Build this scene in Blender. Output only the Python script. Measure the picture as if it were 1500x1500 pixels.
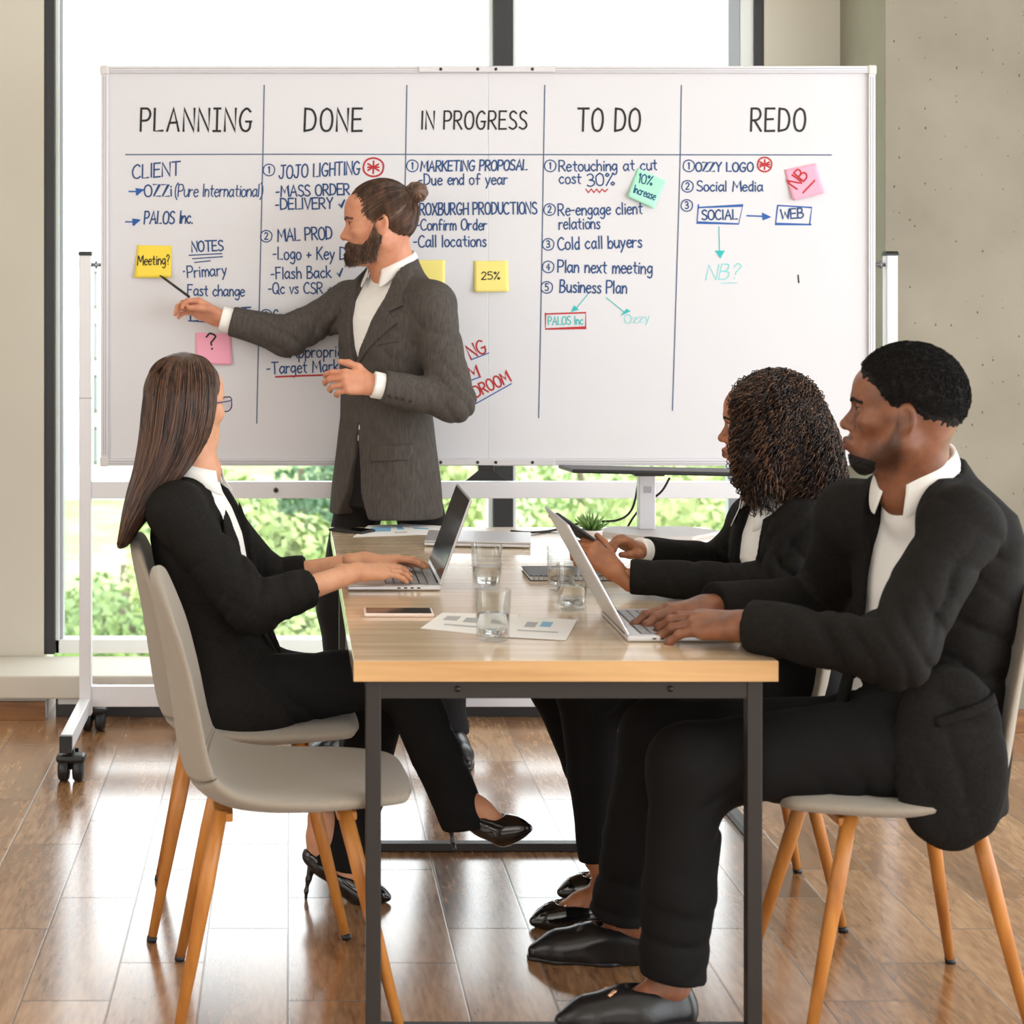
import bpy, bmesh, math, random
import numpy as np
from mathutils import Vector, Matrix

# ------------------------------------------------------------------ camera, world, lights, exposure
for _o in list(bpy.data.objects):
    bpy.data.objects.remove(_o)
SC = bpy.context.scene
COL = SC.collection
CAM_H, FPX = 1.47, 2470.0
cam_d = bpy.data.cameras.new('camera')
cam_d.sensor_width = 36.0
cam_d.lens = 36.0 * FPX / 1500.0
cam_d.shift_x = (750 - 425) / 1500.0
cam_d.shift_y = -(750 - 430) / 1500.0
cam_d.clip_end = 300
cam_d.dof.use_dof = True
cam_d.dof.focus_distance = 4.5
cam_d.dof.aperture_fstop = 5.0
cam = bpy.data.objects.new('camera', cam_d)
COL.objects.link(cam)
cam.location = (0, 0, CAM_H)
cam.rotation_euler = (math.pi / 2, 0, 0)
SC.camera = cam

world = bpy.data.worlds.new('overcast_sky')
SC.world = world
world.use_nodes = True
wn = world.node_tree.nodes['Background']
wn.inputs[0].default_value = (0.93, 0.97, 1.0, 1)
wn.inputs[1].default_value = 4.5


def area_light(name, loc, rot, sx, sy, power, color=(1, 1, 1)):
    d = bpy.data.lights.new(name, 'AREA')
    d.shape = 'RECTANGLE'
    d.size, d.size_y = sx, sy
    d.energy = power
    d.color = color
    o = bpy.data.objects.new(name, d)
    COL.objects.link(o)
    o.location = loc
    o.rotation_euler = rot
    return o


# fill lights added behind the camera, at left and overhead; no source in view
area_light('front_fill', (-0.7, -2.6, 2.0), (math.radians(83), 0, math.radians(-6)), 5.0, 2.4, 84, (1.0, 0.985, 0.96))
area_light('side_fill', (-3.3, 2.2, 1.8), (math.radians(85), 0, math.radians(-72)), 3.0, 2.2, 50, (1.0, 0.99, 0.97))
area_light('ceiling_fill', (0.6, 3.4, 3.12), (0, 0, 0), 2.4, 1.6, 6, (1.0, 0.97, 0.92))

SC.view_settings.view_transform = 'Standard'
SC.view_settings.look = 'None'
SC.view_settings.exposure = 0.0
SC.view_settings.gamma = 1.0
SC.view_settings.use_curve_mapping = False


def P(px, py, Y):
    """a point of the place at distance Y seen at photo pixel (px, py)"""
    return Vector(((px - 425) * Y / FPX, Y, CAM_H - (py - 430) * Y / FPX))


# ------------------------------------------------------------------ materials
def srgb(r, g, b):
    f = lambda c: (c / 255 / 12.92) if c / 255 <= 0.04045 else ((c / 255 + 0.055) / 1.055) ** 2.4
    return (f(r), f(g), f(b), 1)


def newmat(name):
    m = bpy.data.materials.new(name)
    m.use_nodes = True
    nt = m.node_tree
    return m, nt, nt.nodes['Principled BSDF']


def mat(name, rgb, rough=0.5, metal=0.0, noise=0.0, nscale=20.0, bump=0.0, bscale=200.0, stretch=(1, 1, 1),
        spec=None, sheen=0.0, coat=0.0, sss=0.0, rgb2=None, detail=4.0, lo=0.35, hi=0.65):
    """principled material; optional noise mottling towards rgb2 and noise bump, all in object space"""
    m, nt, b = newmat(name)
    c = srgb(*rgb)
    b.inputs['Base Color'].default_value = c
    b.inputs['Roughness'].default_value = rough
    b.inputs['Metallic'].default_value = metal
    if spec is not None:
        b.inputs['Specular IOR Level'].default_value = spec
    if sheen:
        b.inputs['Sheen Weight'].default_value = sheen
        b.inputs['Sheen Roughness'].default_value = 0.5
    if coat:
        b.inputs['Coat Weight'].default_value = coat
        b.inputs['Coat Roughness'].default_value = 0.08
    if sss:
        b.inputs['Subsurface Weight'].default_value = sss
        b.inputs['Subsurface Radius'].default_value = (0.012, 0.005, 0.003)
        b.inputs['Subsurface Scale'].default_value = 0.6
    tc = nt.nodes.new('ShaderNodeTexCoord')
    mp = nt.nodes.new('ShaderNodeMapping')
    mp.inputs['Scale'].default_value = stretch
    nt.links.new(tc.outputs['Object'], mp.inputs[0])
    if rgb2 is not None or noise:
        c2 = srgb(*rgb2) if rgb2 is not None else tuple(min(1, x * (1 - noise)) for x in c[:3]) + (1,)
        n = nt.nodes.new('ShaderNodeTexNoise')
        n.inputs['Scale'].default_value = nscale
        n.inputs['Detail'].default_value = detail
        nt.links.new(mp.outputs[0], n.inputs['Vector'])
        r = nt.nodes.new('ShaderNodeValToRGB')
        r.color_ramp.elements[0].position = lo
        r.color_ramp.elements[1].position = hi
        r.color_ramp.elements[0].color = c2
        r.color_ramp.elements[1].color = c
        nt.links.new(n.outputs['Fac'], r.inputs[0])
        nt.links.new(r.outputs[0], b.inputs['Base Color'])
    if bump:
        n2 = nt.nodes.new('ShaderNodeTexNoise')
        n2.inputs['Scale'].default_value = bscale
        n2.inputs['Detail'].default_value = 3
        nt.links.new(mp.outputs[0], n2.inputs['Vector'])
        bp = nt.nodes.new('ShaderNodeBump')
        bp.inputs['Strength'].default_value = bump
        bp.inputs['Distance'].default_value = 0.004
        nt.links.new(n2.outputs['Fac'], bp.inputs['Height'])
        nt.links.new(bp.outputs[0], b.inputs['Normal'])
    return m


def mix_transparent(name, tint, gloss, rough=0.02):
    """thin window pane: mostly clear with a faint reflection"""
    m = bpy.data.materials.new(name)
    m.use_nodes = True
    nt = m.node_tree
    nt.nodes.clear()
    out = nt.nodes.new('ShaderNodeOutputMaterial')
    mx = nt.nodes.new('ShaderNodeMixShader')
    t = nt.nodes.new('ShaderNodeBsdfTransparent')
    g = nt.nodes.new('ShaderNodeBsdfGlossy')
    t.inputs[0].default_value = tint
    g.inputs['Roughness'].default_value = rough
    mx.inputs[0].default_value = gloss
    nt.links.new(t.outputs[0], mx.inputs[1])
    nt.links.new(g.outputs[0], mx.inputs[2])
    nt.links.new(mx.outputs[0], out.inputs[0])
    return m


def floor_material():
    m, nt, b = newmat('wood_plank_floor')
    N, K = nt.nodes, nt.links

    def math_(op, a, bb=None, c=None):
        n = N.new('ShaderNodeMath')
        n.operation = op
        for i, v in enumerate((a, bb, c)):
            if v is None:
                continue
            if isinstance(v, (int, float)):
                n.inputs[i].default_value = v
            else:
                K.new(v, n.inputs[i])
        return n.outputs[0]
    tc = N.new('ShaderNodeTexCoord')
    sx = N.new('ShaderNodeSeparateXYZ')
    K.new(tc.outputs['Object'], sx.inputs[0])
    X, Y = sx.outputs[0], sx.outputs[1]
    u = math_('DIVIDE', math_('ADD', X, 0.004), 0.185)
    k = math_('FLOOR', u)
    fu = math_('FRACT', u)
    v = math_('DIVIDE', math_('SUBTRACT', math_('SUBTRACT', Y, 3.505), math_('MULTIPLY', k, 0.1993)), 0.598)
    kv = math_('FLOOR', v)
    fv = math_('FRACT', v)
    # joints
    du = math_('MULTIPLY', math_('MINIMUM', fu, math_('SUBTRACT', 1.0, fu)), 0.185)
    dv = math_('MULTIPLY', math_('MINIMUM', fv, math_('SUBTRACT', 1.0, fv)), 0.598)
    dj = math_('MINIMUM', du, dv)
    joint = math_('LESS_THAN', dj, 0.0017)
    cx = N.new('ShaderNodeCombineXYZ')
    K.new(k, cx.inputs[0]); K.new(kv, cx.inputs[1])
    wnz = N.new('ShaderNodeTexWhiteNoise')
    wnz.noise_dimensions = '2D'
    K.new(cx.outputs[0], wnz.inputs['Vector'])
    # grain coordinates: stretched along Y, shifted per plank
    g = N.new('ShaderNodeCombineXYZ')
    K.new(math_('ADD', math_('MULTIPLY', X, 9.0), math_('MULTIPLY', wnz.outputs['Value'], 37.0)), g.inputs[0])
    K.new(math_('MULTIPLY', Y, 1.5), g.inputs[1])
    K.new(math_('MULTIPLY', wnz.outputs['Value'], 91.0), g.inputs[2])
    n1 = N.new('ShaderNodeTexNoise')
    n1.inputs['Scale'].default_value = 1.3
    n1.inputs['Detail'].default_value = 2
    n1.inputs['Distortion'].default_value = 0.5
    K.new(g.outputs[0], n1.inputs['Vector'])
    rings = math_('FRACT', math_('MULTIPLY', n1.outputs['Fac'], 9.0))
    rings = math_('POWER', math_('ABSOLUTE', math_('SUBTRACT', math_('MULTIPLY', rings, 2.0), 1.0)), 5.0)
    n2 = N.new('ShaderNodeTexNoise')
    n2.inputs['Scale'].default_value = 9.0
    n2.inputs['Detail'].default_value = 6
    K.new(g.outputs[0], n2.inputs['Vector'])
    n3 = N.new('ShaderNodeTexNoise')
    n3.inputs['Scale'].default_value = 0.9
    n3.inputs['Detail'].default_value = 3
    K.new(g.outputs[0], n3.inputs['Vector'])
    val = math_('ADD', math_('MULTIPLY', n2.outputs['Fac'], 0.55), math_('MULTIPLY', n3.outputs['Fac'], 0.6))
    val = math_('ADD', val, math_('MULTIPLY', math_('SUBTRACT', wnz.outputs['Value'], 0.5), 0.16))
    val = math_('SUBTRACT', val, math_('MULTIPLY', rings, 0.08))
    r = N.new('ShaderNodeValToRGB')
    e = r.color_ramp.elements
    e[0].position, e[0].color = 0.30, srgb(92, 60, 36)
    e[1].position, e[1].color = 0.78, srgb(190, 148, 108)
    e2 = e.new(0.52); e2.color = srgb(150, 106, 68)
    K.new(val, r.inputs[0])
    mx = N.new('ShaderNodeMix')
    mx.data_type = 'RGBA'
    K.new(joint, mx.inputs[0])
    K.new(r.outputs[0], mx.inputs[6])
    mx.inputs[7].default_value = srgb(112, 96, 84)
    K.new(mx.outputs[2], b.inputs['Base Color'])
    rr = math_('ADD', 0.17, math_('MULTIPLY', n2.outputs['Fac'], 0.12))
    rr = math_('ADD', rr, math_('MULTIPLY', joint, 0.4))
    K.new(rr, b.inputs['Roughness'])
    b.inputs['Specular IOR Level'].default_value = 0.8
    b.inputs['Coat Weight'].default_value = 0.9
    b.inputs['Coat IOR'].default_value = 1.55
    b.inputs['Coat Roughness'].default_value = 0.16
    bp = N.new('ShaderNodeBump')
    bp.inputs['Strength'].default_value = 0.5
    bp.inputs['Distance'].default_value = 0.002
    hgt = math_('MINIMUM', math_('MULTIPLY', dj, 300.0), 1.0)
    K.new(hgt, bp.inputs['Height'])
    K.new(bp.outputs[0], b.inputs['Normal'])
    return m


def concrete_material():
    m, nt, b = newmat('raw_concrete')
    N, K = nt.nodes, nt.links
    tc = N.new('ShaderNodeTexCoord')
    n = N.new('ShaderNodeTexNoise'); n.inputs['Scale'].default_value = 2.5; n.inputs['Detail'].default_value = 8
    K.new(tc.outputs['Object'], n.inputs['Vector'])
    r = N.new('ShaderNodeValToRGB')
    r.color_ramp.elements[0].position, r.color_ramp.elements[0].color = 0.3, srgb(128, 121, 106)
    r.color_ramp.elements[1].position, r.color_ramp.elements[1].color = 0.7, srgb(146, 139, 123)
    K.new(n.outputs['Fac'], r.inputs[0])
    # air-bubble pits
    v = N.new('ShaderNodeTexVoronoi'); v.inputs['Scale'].default_value = 44; v.inputs['Randomness'].default_value = 1
    mp = N.new('ShaderNodeMapping'); mp.inputs['Scale'].default_value = (1.3, 1, 0.8)
    K.new(tc.outputs['Object'], mp.inputs[0]); K.new(mp.outputs[0], v.inputs['Vector'])
    sp = N.new('ShaderNodeSeparateColor'); K.new(v.outputs['Color'], sp.inputs[0])
    # each cell has its own pit size; most cells have none
    sz = N.new('ShaderNodeMath'); sz.operation = 'MULTIPLY_ADD'
    K.new(sp.outputs[0], sz.inputs[0]); sz.inputs[1].default_value = 0.40; sz.inputs[2].default_value = -0.22
    lt = N.new('ShaderNodeMath'); lt.operation = 'LESS_THAN'
    K.new(v.outputs['Distance'], lt.inputs[0]); K.new(sz.outputs[0], lt.inputs[1])
    mx = N.new('ShaderNodeMix'); mx.data_type = 'RGBA'
    K.new(lt.outputs[0], mx.inputs[0]); K.new(r.outputs[0], mx.inputs[6]); mx.inputs[7].default_value = srgb(84, 74, 60)
    K.new(mx.outputs[2], b.inputs['Base Color'])
    b.inputs['Roughness'].default_value = 0.8
    bp = N.new('ShaderNodeBump'); bp.inputs['Strength'].default_value = 0.35; bp.inputs['Distance'].default_value = 0.003
    ad = N.new('ShaderNodeMath'); ad.operation = 'SUBTRACT'
    K.new(n.outputs['Fac'], ad.inputs[0]); K.new(lt.outputs[0], ad.inputs[1])
    K.new(ad.outputs[0], bp.inputs['Height']); K.new(bp.outputs[0], b.inputs['Normal'])
    return m


def wood_material(name, c1, c2, axis='X', rough=0.4, scale=1.0):
    m, nt, b = newmat(name)
    N, K = nt.nodes, nt.links
    tc = N.new('ShaderNodeTexCoord')
    mp = N.new('ShaderNodeMapping')
    s = {'X': (1.2, 14, 14), 'Y': (14, 1.2, 14), 'Z': (14, 14, 1.2)}[axis]
    mp.inputs['Scale'].default_value = tuple(q * scale for q in s)
    K.new(tc.outputs['Object'], mp.inputs[0])
    n = N.new('ShaderNodeTexNoise'); n.inputs['Scale'].default_value = 2.4; n.inputs['Detail'].default_value = 7
    n.inputs['Distortion'].default_value = 0.4
    K.new(mp.outputs[0], n.inputs['Vector'])
    r = N.new('ShaderNodeValToRGB')
    r.color_ramp.elements[0].position, r.color_ramp.elements[0].color = 0.32, srgb(*c2)
    r.color_ramp.elements[1].position, r.color_ramp.elements[1].color = 0.68, srgb(*c1)
    K.new(n.outputs['Fac'], r.inputs[0])
    K.new(r.outputs[0], b.inputs['Base Color'])
    b.inputs['Roughness'].default_value = rough
    return m


M = {}
M['floor'] = floor_material()
M['concrete'] = concrete_material()
M['cream'] = mat('cream_paint', (206, 199, 187), 0.7, bump=0.05, bscale=60)
M['ceil'] = mat('white_ceiling', (235, 233, 228), 0.8)
M['skirting'] = wood_material('skirting_wood', (150, 102, 58), (104, 66, 34), 'X')
M['black_frame'] = mat('black_window_frame', (38, 37, 40), 0.45)
M['grey_frame'] = mat('grey_window_frame', (168, 172, 180), 0.4)
M['white_frame'] = mat('white_window_frame', (232, 234, 234), 0.45)
M['pane'] = mix_transparent('window_pane', (0.97, 0.985, 0.98, 1), 0.04)
M['board'] = mat('board_enamel', (215, 214, 218), 0.5, spec=0.25)
M['alu'] = mat('brushed_aluminium', (208, 206, 210), 0.38, 0.35)
M['alu_dark'] = mat('aluminium_groove', (168, 166, 172), 0.4, 0.3)
M['plastic_grey'] = mat('pale_grey_plastic', (214, 208, 206), 0.45)
M['white_steel'] = mat('white_powder_steel', (226, 225, 229), 0.4)
M['black_plastic'] = mat('black_plastic', (22, 22, 24), 0.4)
M['dark_steel'] = mat('dark_steel', (52, 48, 46), 0.45, 0.3)
M['steel'] = mat('steel', (150, 150, 154), 0.3, 0.9)
M['ink_black'] = mat('black_marker', (16, 14, 16), 0.6)
M['ink_navy'] = mat('navy_marker', (12, 64, 118), 0.6)
M['ink_blue'] = mat('blue_marker', (20, 84, 160), 0.6)
M['ink_red'] = mat('red_marker', (176, 28, 34), 0.6)
M['ink_teal'] = mat('teal_marker', (36, 178, 176), 0.6)
M['ink_pale'] = mat('faded_teal_marker', (130, 208, 208), 0.6)
M['ink_line'] = mat('ruled_line', (72, 92, 122), 0.6)
M['note_yellow'] = mat('yellow_paper', (242, 214, 74), 0.75)
M['note_lemon'] = mat('lemon_paper', (238, 222, 128), 0.75)
M['note_pink'] = mat('pink_paper', (244, 168, 192), 0.75)
M['note_green'] = mat('mint_paper', (166, 232, 200), 0.75)
M['table_top'] = wood_material('oak_veneer', (230, 206, 174), (206, 178, 142), 'X', 0.25)
_b = M['table_top'].node_tree.nodes['Principled BSDF']
_b.inputs['Coat Weight'].default_value = 1.0; _b.inputs['Coat Roughness'].default_value = 0.14; _b.inputs['Coat IOR'].default_value = 1.45
M['table_edge'] = wood_material('oak_edge_band', (222, 178, 124), (196, 150, 98), 'X', 0.45)
M['chair_fabric'] = mat('greige_fabric', (158, 147, 132), 0.9, noise=0.12, nscale=320, bump=0.35, bscale=700, sheen=0.25)
M['chair_wood'] = wood_material('chair_oak', (206, 138, 66), (170, 104, 42), 'Z', 0.4)
M['alum_laptop'] = mat('laptop_aluminium', (206, 206, 210), 0.3, 0.55)
M['screen'] = mat('laptop_screen', (20, 20, 24), 0.12, coat=0.3)
M['keys'] = mat('keyboard_keys', (150, 150, 156), 0.5)
M['paper'] = mat('white_paper', (240, 238, 236), 0.8)
M['chart_blue'] = mat('chart_blue', (136, 186, 220), 0.7)
M['chart_grey'] = mat('chart_grey', (176, 178, 182), 0.7)
M['leaf'] = mat('succulent_leaf', (108, 142, 70), 0.5, rgb2=(70, 108, 48), nscale=30)
M['rose'] = mat('rose_gold_plastic', (236, 214, 204), 0.35)


# ------------------------------------------------------------------ mesh helpers
def link(name, me, m, parent=None):
    o = bpy.data.objects.new(name, me)
    COL.objects.link(o)
    if m is not None:
        for q in (m if isinstance(m, (list, tuple)) else [m]):
            me.materials.append(q)
    if parent is not None:
        o.parent = parent
        o.matrix_parent_inverse = Matrix.Identity(4)
    return o


def tag(o, label=None, cat=None, group=None, kind=None):
    if label: o['label'] = label
    if cat: o['category'] = cat
    if group: o['group'] = group
    if kind: o['kind'] = kind
    return o


def empty(name, loc=(0, 0, 0), rz=0.0, label=None, cat=None, group=None):
    o = bpy.data.objects.new(name, None)
    o.empty_display_size = 0.1
    COL.objects.link(o)
    o.location = loc
    o.rotation_euler = (0, 0, rz)
    bpy.context.view_layer.update()
    return tag(o, label, cat, group)


class MB:
    """collects primitives into ONE mesh"""
    def __init__(s):
        s.v, s.f, s.mi, s.sm = [], [], [], []

    def add(s, verts, faces, mi=0, smooth=False):
        n = len(s.v)
        s.v += [tuple(q) for q in verts]
        for f in faces:
            s.f.append(tuple(i + n for i in f)); s.mi.append(mi); s.sm.append(smooth)
        return s

    def bm(s, b, mi=0, smooth=False):
        b.verts.index_update()
        return s.add([v.co[:] for v in b.verts], [[v.index for v in f.verts] for f in b.faces], mi, smooth)

    def box(s, c, size, bev=0.0, rot=None, mi=0, seg=2):
        b = bmesh.new()
        bmesh.ops.create_cube(b, size=1)
        bmesh.ops.scale(b, vec=size, verts=b.verts)
        if bev:
            bmesh.ops.bevel(b, geom=list(b.edges), offset=min(bev, min(size) * 0.49), segments=seg, affect='EDGES', profile=0.5)
        mt = Matrix.Translation(c) @ (rot.to_4x4() if rot is not None else Matrix.Identity(4))
        bmesh.ops.transform(b, matrix=mt, verts=b.verts)
        s.bm(b, mi)
        b.free()
        return s

    def span(s, lo, hi, bev=0.0, mi=0):
        lo, hi = Vector(lo), Vector(hi)
        return s.box((lo + hi) / 2, hi - lo, bev, mi=mi)

    def tube(s, pts, r, n=12, mi=0, cap=True):
        pts = [Vector(p) for p in pts]
        rs = r if isinstance(r, (list, tuple)) else [r] * len(pts)
        t0 = (pts[1] - pts[0]).normalized()
        ref = Vector((0, 0, 1)) if abs(t0.z) < 0.9 else Vector((1, 0, 0))
        nrm = t0.cross(ref).normalized()
        V, Fc = [], []
        for i, p in enumerate(pts):
            t = (pts[min(i + 1, len(pts) - 1)] - pts[max(i - 1, 0)]).normalized()
            nrm = (nrm - t * nrm.dot(t)).normalized()
            bn = t.cross(nrm)
            for k in range(n):
                a = 2 * math.pi * k / n
                V.append(p + (nrm * math.cos(a) + bn * math.sin(a)) * rs[i])
        for i in range(len(pts) - 1):
            for k in range(n):
                Fc.append((i * n + k, i * n + (k + 1) % n, (i + 1) * n + (k + 1) % n, (i + 1) * n + k))
        if cap:
            Fc.append(tuple(range(n))[::-1])
            Fc.append(tuple((len(pts) - 1) * n + k for k in range(n)))
        return s.add(V, Fc, mi, True)

    def lathe(s, prof, c=(0, 0, 0), n=32, mi=0):
        V, Fc = [], []
        for r, z in prof:
            for k in range(n):
                a = 2 * math.pi * k / n
                V.append((c[0] + r * math.cos(a), c[1] + r * math.sin(a), c[2] + z))
        for i in range(len(prof) - 1):
            for k in range(n):
                Fc.append((i * n + k, i * n + (k + 1) % n, (i + 1) * n + (k + 1) % n, (i + 1) * n + k))
        return s.add(V, Fc, mi, True)

    def prism(s, poly, ax, d0, d1, mi=0):
        """polygon (2D points) extruded along axis ax between d0 and d1"""
        def mk(p, d):
            return {'x': (d, p[0], p[1]), 'y': (p[0], d, p[1]), 'z': (p[0], p[1], d)}[ax]
        n = len(poly)
        V = [mk(p, d0) for p in poly] + [mk(p, d1) for p in poly]
        Fc = [tuple(range(n)), tuple(range(n, 2 * n))[::-1]]
        Fc += [(i, i + n, (i + 1) % n + n, (i + 1) % n) for i in range(n)]
        return s.add(V, Fc, mi)

    def build(s, name, m, parent=None, fix=True):
        me = bpy.data.meshes.new(name)
        me.from_pydata(s.v, [], s.f)
        me.polygons.foreach_set('material_index', s.mi)
        me.polygons.foreach_set('use_smooth', s.sm)
        if fix:
            b = bmesh.new(); b.from_mesh(me)
            bmesh.ops.recalc_face_normals(b, faces=b.faces)
            b.to_mesh(me); b.free()
        me.update()
        return link(name, me, m, parent)


def part(name, m, parent, lo, hi, bev=0.0):
    return MB().span(lo, hi, bev).build(name, m, parent)


def structure(o):
    o['kind'] = 'structure'
    return o


def inv(parent):
    """world -> parent-local (parents are only moved and turned about z)"""
    return parent.matrix_world.inverted()


def copy_tree(o, parent=None):
    c = o.copy()
    COL.objects.link(c)
    if parent is not None:
        c.parent = parent
    for ch in list(o.children):
        copy_tree(ch, c)
    return c


random.seed(7)
rng = np.random.default_rng(7)

# ------------------------------------------------------------------ the room
YW, YL = 6.12, 5.80          # wall plane above the ledge, ledge front
XL_, XR_, ZC = -3.6, 4.2, 3.2
part('floor', M['floor'], None, (XL_, -3.2, -0.10), (XR_, YW + 0.25, 0.0))['kind'] = 'structure'
part('ceiling', M['ceil'], None, (XL_, -3.2, ZC), (XR_, YW + 0.25, ZC + 0.1))['kind'] = 'structure'
WX0 = (64 - 425) * YW / FPX      # window opening
WX1 = (1120 - 425) * YW / FPX
PX = (1296 - 425) * 5.66 / FPX   # concrete pier, left edge
structure(MB().span((XL_, YW, 0), (WX0, YW + 0.25, ZC)).span((WX1, YW, 0), (PX + 0.4, YW + 0.25, ZC))
          .span((WX0, YW, 2.95), (WX1, YW + 0.25, ZC)).build('wall_back', M['cream']))
structure(part('wall_left', M['cream'], None, (XL_ - 0.1, -3.2, 0), (XL_, YW + 0.25, ZC)))
structure(part('wall_front', M['cream'], None, (XL_, -3.3, 0), (XR_, -3.2, ZC)))
structure(part('wall_right', M['concrete'], None, (PX, 5.66, 0), (XR_ + 0.1, YW + 0.25, ZC), 0.004))
structure(part('baseboard_right', M['skirting'], None, (PX, 5.645, 0.0), (XR_, 5.66, 0.075), 0.002))
structure(part('baseboard_left', M['skirting'], None, (XL_, YL + 0.008, 0.0), ((66 - 425) * YL / FPX, YL + 0.03, 0.062), 0.002))
# long cream ledge in front of the window, its foot and the low dark frame below it
structure(MB().span((XL_, YL, 0.075), (PX, YW - 0.003, 0.155), 0.006)
          .span((XL_, YL + 0.03, 0.0), ((66 - 425) * YL / FPX, YW - 0.003, 0.075)).build('trim_1', M['cream']))
structure(part('trim_2', M['black_frame'], None, ((78 - 425) * YL / FPX, YL + 0.06, 0.0), (PX, YL + 0.10, 0.074), 0.002))
structure(part('trim_3', M['white_frame'], None, ((82 - 425) * YL / FPX, YL + 0.05, 0.045), (PX, YL + 0.06, 0.074), 0.001))

# window
wy = YW + 0.03
WXp = lambda px: (px - 425) * wy / FPX
ZB, ZT = 0.158, 2.95
w1 = empty('window_1', (0, wy, 0)); w1['kind'] = 'structure'
f = MB()
f.span((WXp(65), -0.02, ZB), (WXp(81), 0.08, ZT), 0.002)
f.span((WXp(1104), -0.02, ZB), (WXp(1119), 0.08, ZT), 0.002)
f.span((WXp(722), -0.02, ZB), (WXp(751), 0.08, ZT), 0.002)
f.span((WXp(65), -0.02, ZT - 0.05), (WXp(1119), 0.08, ZT), 0.002)
f.build('outer_frame', M['black_frame'], w1)
f = MB()
for a, b_ in ((81, 87), (715, 722), (751, 756), (1085, 1104)):
    f.span((WXp(a), 0.0, ZB), (WXp(b_), 0.07, ZT), 0.002)
f.span((WXp(81), 0.0, ZB), (WXp(1104), 0.07, ZB + 0.05), 0.002)
f.build('sash', M['white_frame'], w1)
f = MB()
for a, b_ in ((87, 92), (1068, 1085)):
    f.span((WXp(a), 0.01, ZB + 0.05), (WXp(b_), 0.06, ZT - 0.05), 0.002)
f.build('glazing_bead', M['grey_frame'], w1)
for a, b_ in ((92, 715), (756, 1068)):
    part('pane', M['pane'], w1, (WXp(a), 0.034, ZB + 0.05), (WXp(b_), 0.040, ZT - 0.05))

# ------------------------------------------------------------------ outside
M['leafage'] = mat('tree_leaves', (150, 170, 104), 0.7, rgb2=(106, 134, 80), nscale=1.4)
M['leafage2'] = mat('tree_leaves_dark', (96, 124, 88), 0.7, rgb2=(66, 96, 70), nscale=1.2)
M['leafage3'] = mat('tree_leaves_pale', (180, 192, 132), 0.7, rgb2=(144, 164, 102), nscale=1.4)
M['bark'] = mat('bark', (110, 96, 80), 0.9)
M['render'] = mat('pale_render', (238, 237, 234), 0.8)
M['render_win'] = mat('far_window', (188, 192, 196), 0.3)
M['lawn'] = mat('lawn', (176, 190, 140), 0.9, rgb2=(140, 164, 100), nscale=0.8)
M['paving'] = mat('pale_paving', (232, 228, 222), 0.8, noise=0.1, nscale=4)
M['rail'] = mat('grey_railing', (150, 158, 156), 0.5)
structure(part('terrain', M['lawn'], None, (-60, 7.5, -4.6), (60, 120, -4.4)))


def tree(x, y, ztop, rad, m, label, n=3200):
    root = empty('tree', (x, y, -4.4), 0, label, 'tree', 'trees beyond the window')
    h = ztop + 4.4
    MB().tube([(0, 0, 0), (0.05, 0, h * 0.4), (0, 0.1, h * 0.8)], [0.14, 0.11, 0.05], 8).build('trunk', M['bark'], root)
    V = np.zeros((n * 4, 3)); r_ = np.random.default_rng(int(abs(x * 91 + y * 17)) + 3)
    blobs = [(r_.normal(0, .42, 3) * rad, r_.uniform(.35, .6) * rad) for _ in range(9)]
    for i in range(n):
        c, br = blobs[i % 9]
        d = r_.normal(0, 1, 3); d /= np.linalg.norm(d)
        p = c + d * br * r_.uniform(.75, 1.05)
        p = p * np.array([1, 1, .85]) + np.array([0, 0, h - rad * .95])
        a = r_.normal(0, 1, 3); a /= np.linalg.norm(a)
        b2 = np.cross(a, d); b2 /= np.linalg.norm(b2) + 1e-6
        s_ = r_.uniform(.06, .11)
        V[i * 4:(i + 1) * 4] = [p - a * s_, p + b2 * s_ * .5, p + a * s_, p - b2 * s_ * .5]
    me = bpy.data.meshes.new('foliage')
    me.from_pydata(V.tolist(), [], [(i * 4, i * 4 + 1, i * 4 + 2, i * 4 + 3) for i in range(n)])
    link('foliage', me, m, root)
    return root


def xo(px, y):
    return (px - 425) * y / FPX


tree(xo(180, 24), 24, -1.9, 1.65, M['leafage'], 'round green tree behind the terrace wall at the left window edge')
tree(xo(330, 19), 19, -0.6, 1.2, M['leafage3'], 'pale green tree left of the standing man, seen under the board')
tree(xo(440, 29.6), 29.6, -0.9, 1.6, M['leafage2'], 'dark bluish green tree beside the standing man, under the board')
tree(xo(410, 15.7), 15.7, -1.75, 0.8, M['leafage3'], 'low yellow green bush in front of the dark tree')
tree(xo(640, 22.3), 22.3, -0.55, 1.1, M['leafage3'], 'light green tree left of the dark window post')
tree(xo(850, 31.4), 31.4, -0.9, 2.1, M['leafage'], 'green tree just right of the dark window post')
tree(xo(985, 18.9), 18.9, -0.45, 1.2, M['leafage3'], 'pale tree behind the monitor stand')
tree(xo(1080, 25.5), 25.5, -0.7, 1.65, M['leafage'], 'rightmost green tree beyond the window')


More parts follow.
